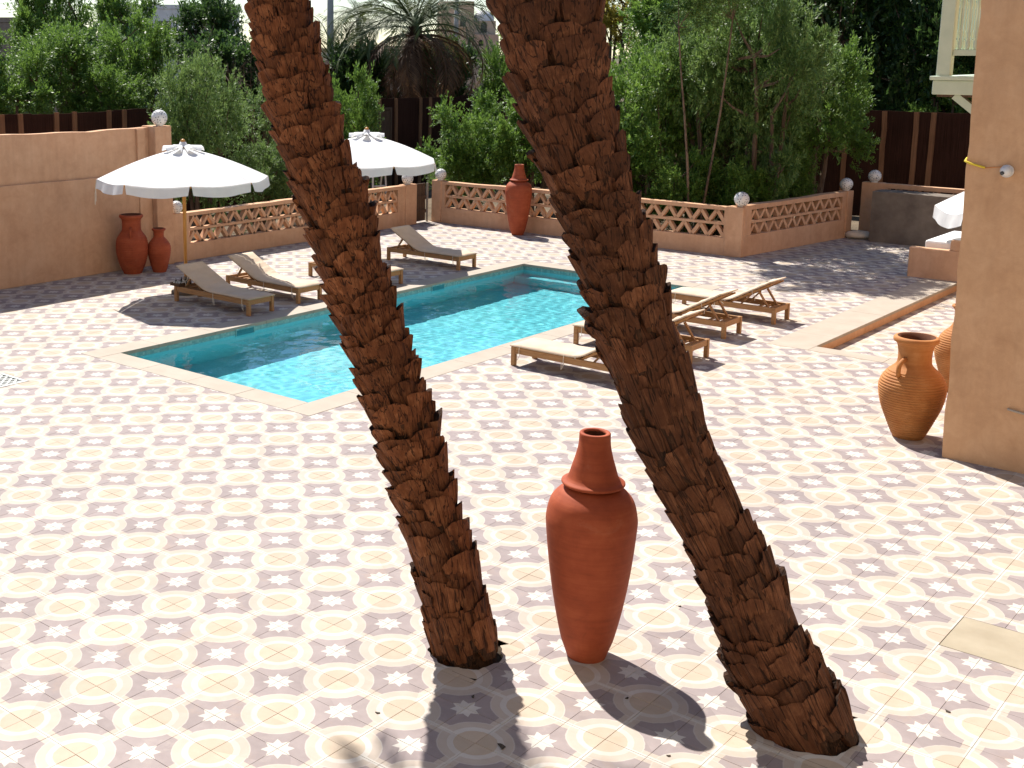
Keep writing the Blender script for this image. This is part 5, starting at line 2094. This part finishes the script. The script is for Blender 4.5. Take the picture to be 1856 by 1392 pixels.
# background palms
def back_palm(label, loc, h, n_green, n_dead, s, seed, lean=(0, 0)):
    t = thing('background_palm', label, 'palm tree', loc)
    r_ = random.Random(seed)
    MB().tube([(lean[0] * u * h, lean[1] * u * h, h * u) for u in (0, 0.25, 0.5, 0.75, 1.0)], [0.30, 0.25, 0.24, 0.24, 0.26], 12).build('trunk', M_CORE, t)
    top = Vector((lean[0] * h, lean[1] * h, h))
    for k in range(n_green + n_dead):
        dead = k >= n_green
        me = (FR_DEAD if k % 3 else FR_SKIRT) if dead else (FR_GREEN if k % 2 else FR_GREEN2)
        o = link('frond', me, t, top + Vector((0, 0, (-0.35 if dead else 0.0) + r_.uniform(-0.1, 0.1))))
        o.rotation_euler = (r_.uniform(-0.3, 0.3), r_.uniform(0.0, 0.5) if dead else r_.uniform(-0.35, 0.3), k * 2.399)
        q = s * r_.uniform(0.8, 1.15)
        o.scale = (q, q, q)
    return t


back_palm('drooping dark date palm with dry brown skirt beyond the fence, top centre', (-22.6, 29.1, -0.03), 5.3, 30, 30, 1.5, 4)
back_palm('small far palm against the sky left of the drooping palm', (-50.0, 57.0, -0.03), 6.6, 22, 6, 1.2, 6)
back_palm('shaggy dry palm left of the drooping palm beside the concrete pole', (-25.6, 28.2, -0.03), 3.9, 18, 26, 1.25, 8)

# ------------------------------------------------------------------ far houses and poles
def arch_window(parent, x, y, z, w, h, nrm='y'):
    """dark arched window standing proud of the wall plane y"""
    pts = [(-w / 2, 0), (w / 2, 0)]
    for k in range(9):
        a = math.pi * k / 8
        pts.append((w / 2 * math.cos(a), h - w / 2 + w / 2 * math.sin(a)))
    m_ = MB()
    n = len(pts)
    vs_ = [(x + p[0], y, z + p[1]) for p in pts] + [(x + p[0], y + 0.1, z + p[1]) for p in pts]
    m_.add(vs_, [tuple(range(n))] + [(i, n + i, n + (i + 1) % n, (i + 1) % n) for i in range(n)])
    wo_ = m_.build('window', M_WINDOW, parent)
    f_ = MB()
    f_.box(x - w / 2 - 0.12, x + w / 2 + 0.12, y - 0.10, y + 0.02, z - 0.14, z - 0.02)
    f_.build('sill', M_HOUSE1, wo_)
    return wo_


FA = math.atan2(rgt.y, rgt.x)
dh = thing('domed_house', 'beige far house with a white dome and arched windows, top centre', 'house', (-62.5, 85.0, -0.03), FA)
for (x0, x1, y0, y1, z0, z1, m) in ((-2.0, 1.0, 0, 5, 0, 8.9, M_HOUSE1), (1.001, 3.2, -0.6, 5, 0, 6.0, M_HOUSE4), (-3.2, -2.001, 0.4, 5, 0, 5.4, M_HOUSE1), (1.0015, 3.0, 0.2, 4.5, 6.001, 7.2, M_HOUSE1)):
    MB().box(x0, x1, y0, y1, z0, z1).build('wall', m, dh, bevel=0.05)
MB().lathe([(0.95, 0.0)] + [(0.95 * math.cos(a), 0.1 + 0.85 * math.sin(a)) for a in [k * math.pi / 2 / 8 for k in range(9)]], 24).build('dome', M_HOUSE3, dh, smooth=True, loc=(2.0, 1.3, 7.2))
for (x, y, z, w, h) in ((0.0, -0.06, 6.7, 0.5, 0.9), (1.9, 0.14, 6.15, 0.55, 0.95), (1.2, -0.66, 3.2, 0.5, 0.8), (2.4, -0.66, 3.4, 0.5, 0.8), (1.6, -0.66, 4.8, 0.4, 0.7), (2.3, -0.66, 1.4, 0.5, 0.9), (-1.2, -0.06, 4.0, 0.5, 0.9)):
    arch_window(dh, x, y, z, w, h)


def far_house(label, loc, w, d_, h, mat, wins, seed=0):
    t = thing('far_house', label, 'house', loc, FA)
    MB().box(-w / 2, w / 2, 0, d_, 0, h).build('wall', mat, t, bevel=0.04)
    MB().box(-w / 2 - 0.05, w / 2 + 0.05, -0.06, d_ + 0.05, h + 0.002, h + 0.28).build('roof', mat, t)
    for (x, z, ww, hh) in wins:
        m_ = MB()
        m_.box(x - ww / 2, x + ww / 2, -0.05, 0.02, z, z + hh)
        o_ = m_.build('window', M_WINDOW, t)
        MB().box(x - ww / 2 - 0.1, x + ww / 2 + 0.1, -0.12, -0.003, z - 0.12, z - 0.003).build('sill', mat, o_)
    return t


far_house('grey-brown far house at the top left edge', (-58.5, 34.0, -0.03), 5.5, 6, 6.0, M_HOUSE2, [(-1.6, 3.4, 0.8, 1.2), (0.4, 3.4, 0.8, 1.2), (2.0, 1.2, 0.8, 1.2)])
far_house('white far house showing between the treetops at top left', (-60.5, 49.0, -0.03), 9.0, 6, 7.2, M_HOUSE3, [(-3.0, 5.2, 0.9, 1.2), (0.0, 5.2, 0.9, 1.2), (3.0, 5.2, 0.9, 1.2)])
far_house('rose-brown far house behind the shaggy palm and the concrete pole', (-40.0, 40.0, -0.03), 6.0, 5, 4.3, M_HOUSE4, [(-1.5, 2.4, 0.8, 1.1), (1.2, 2.4, 0.8, 1.1)])
far_house('low beige far house behind the drooping palm', (-58.0, 72.0, -0.03), 12.0, 6, 4.6, M_HOUSE1, [(-4, 2.4, 0.9, 1.2), (-1, 2.4, 0.9, 1.2), (2, 2.4, 0.9, 1.2), (4.6, 2.4, 0.9, 1.2)])

up1 = thing('utility_pole', 'tall pale concrete utility pole right of the left palm trunk', 'utility pole', (-26.2, 28.6, -0.03))
MB().tube([(0, 0, 0), (0, 0, 4.5), (0, 0, 9.0)], [0.16, 0.13, 0.10], 10).build('shaft', M_POLEC, up1, smooth=True)
MB().box(-0.7, 0.7, -0.05, 0.05, 7.9, 8.0).build('crossarm', M_POLEC, up1)
up2 = thing('utility_pole', 'thin grey utility pole in front of the domed house', 'utility pole', (-32.1, 44.0, -0.03))
MB().tube([(0, 0, 0), (0, 0, 5), (0, 0, 9.5)], [0.14, 0.12, 0.09], 10).build('shaft', M_POLEC, up2, smooth=True)
MB().box(-0.6, 0.6, -0.05, 0.05, 8.6, 8.7).build('crossarm', M_POLEC, up2)
# overhead line
for k, z in enumerate((7.9, 7.6)):
    m_ = MB()
    pts = []
    A_, B_ = Vector((-26.2, 28.6, z)), Vector((-60.0, 25.0, z - 0.4))
    for i in range(21):
        u = i / 20
        p = A_.lerp(B_, u)
        p.z -= 1.2 * 4 * u * (1 - u)
        pts.append(p)
    m_.tube(pts, 0.012, 4)
    o = m_.build('overhead_cable', M_BLACK)
    tag(o, 'upper overhead cable crossing the treetops at top left' if k == 0 else 'lower overhead cable crossing the treetops at top left', 'cable')

# ------------------------------------------------------------------ litter on the tiles
r_ = random.Random(44)
spots = [(1.05, 0.98), (0.55, 1.35), (1.35, 2.05), (1.9, 1.6), (0.95, 3.6), (-1.1, 4.2), (-3.9, 3.1), (-6.0, 2.2), (3.05, 3.35), (3.3, 2.2), (2.9, 5.6), (-0.6, 2.7), (1.62, 1.15), (0.2, 0.75), (2.0, 6.6), (-2.7, 2.6)]
where = ['in the left trunk shadow, biggest', 'near the left trunk shadow edge', 'in the jar shadow', 'at the end of the jar shadow', 'behind the tall jar', 'left of the left trunk', 'on the open floor at left', 'near the far left of the floor', 'right of the right trunk base', 'at the lower right corner', 'below the orange amphora', 'left of the tall jar', 'between the two shadows', 'at the bottom edge', 'before the building', 'on the open floor, lower left']
for (x, y), w in list(zip(spots, where))[:5] + list(zip(spots, where))[8:9] + list(zip(spots, where))[11:14]:
    m_ = MB()
    s_ = r_.uniform(0.012, 0.022) if 'biggest' not in w else 0.034
    a = r_.uniform(0, 6)
    pts = []
    for k in range(7):
        b = 2 * math.pi * k / 7
        q = s_ * (1 if k % 2 else 0.6)
        pts.append((q * math.cos(b) * 1.5, q * math.sin(b) * 0.7))
    m_.prism(pts, 0.002, 0.007)
    o = m_.build('dry_leaf', M_DRYLEAF, loc=(x, y, 0))
    o.rotation_euler = (0.05, 0.05, a)
    tag(o, 'small dark dry leaf on the tiles ' + w, 'leaf', 'dry leaves on the terrace')
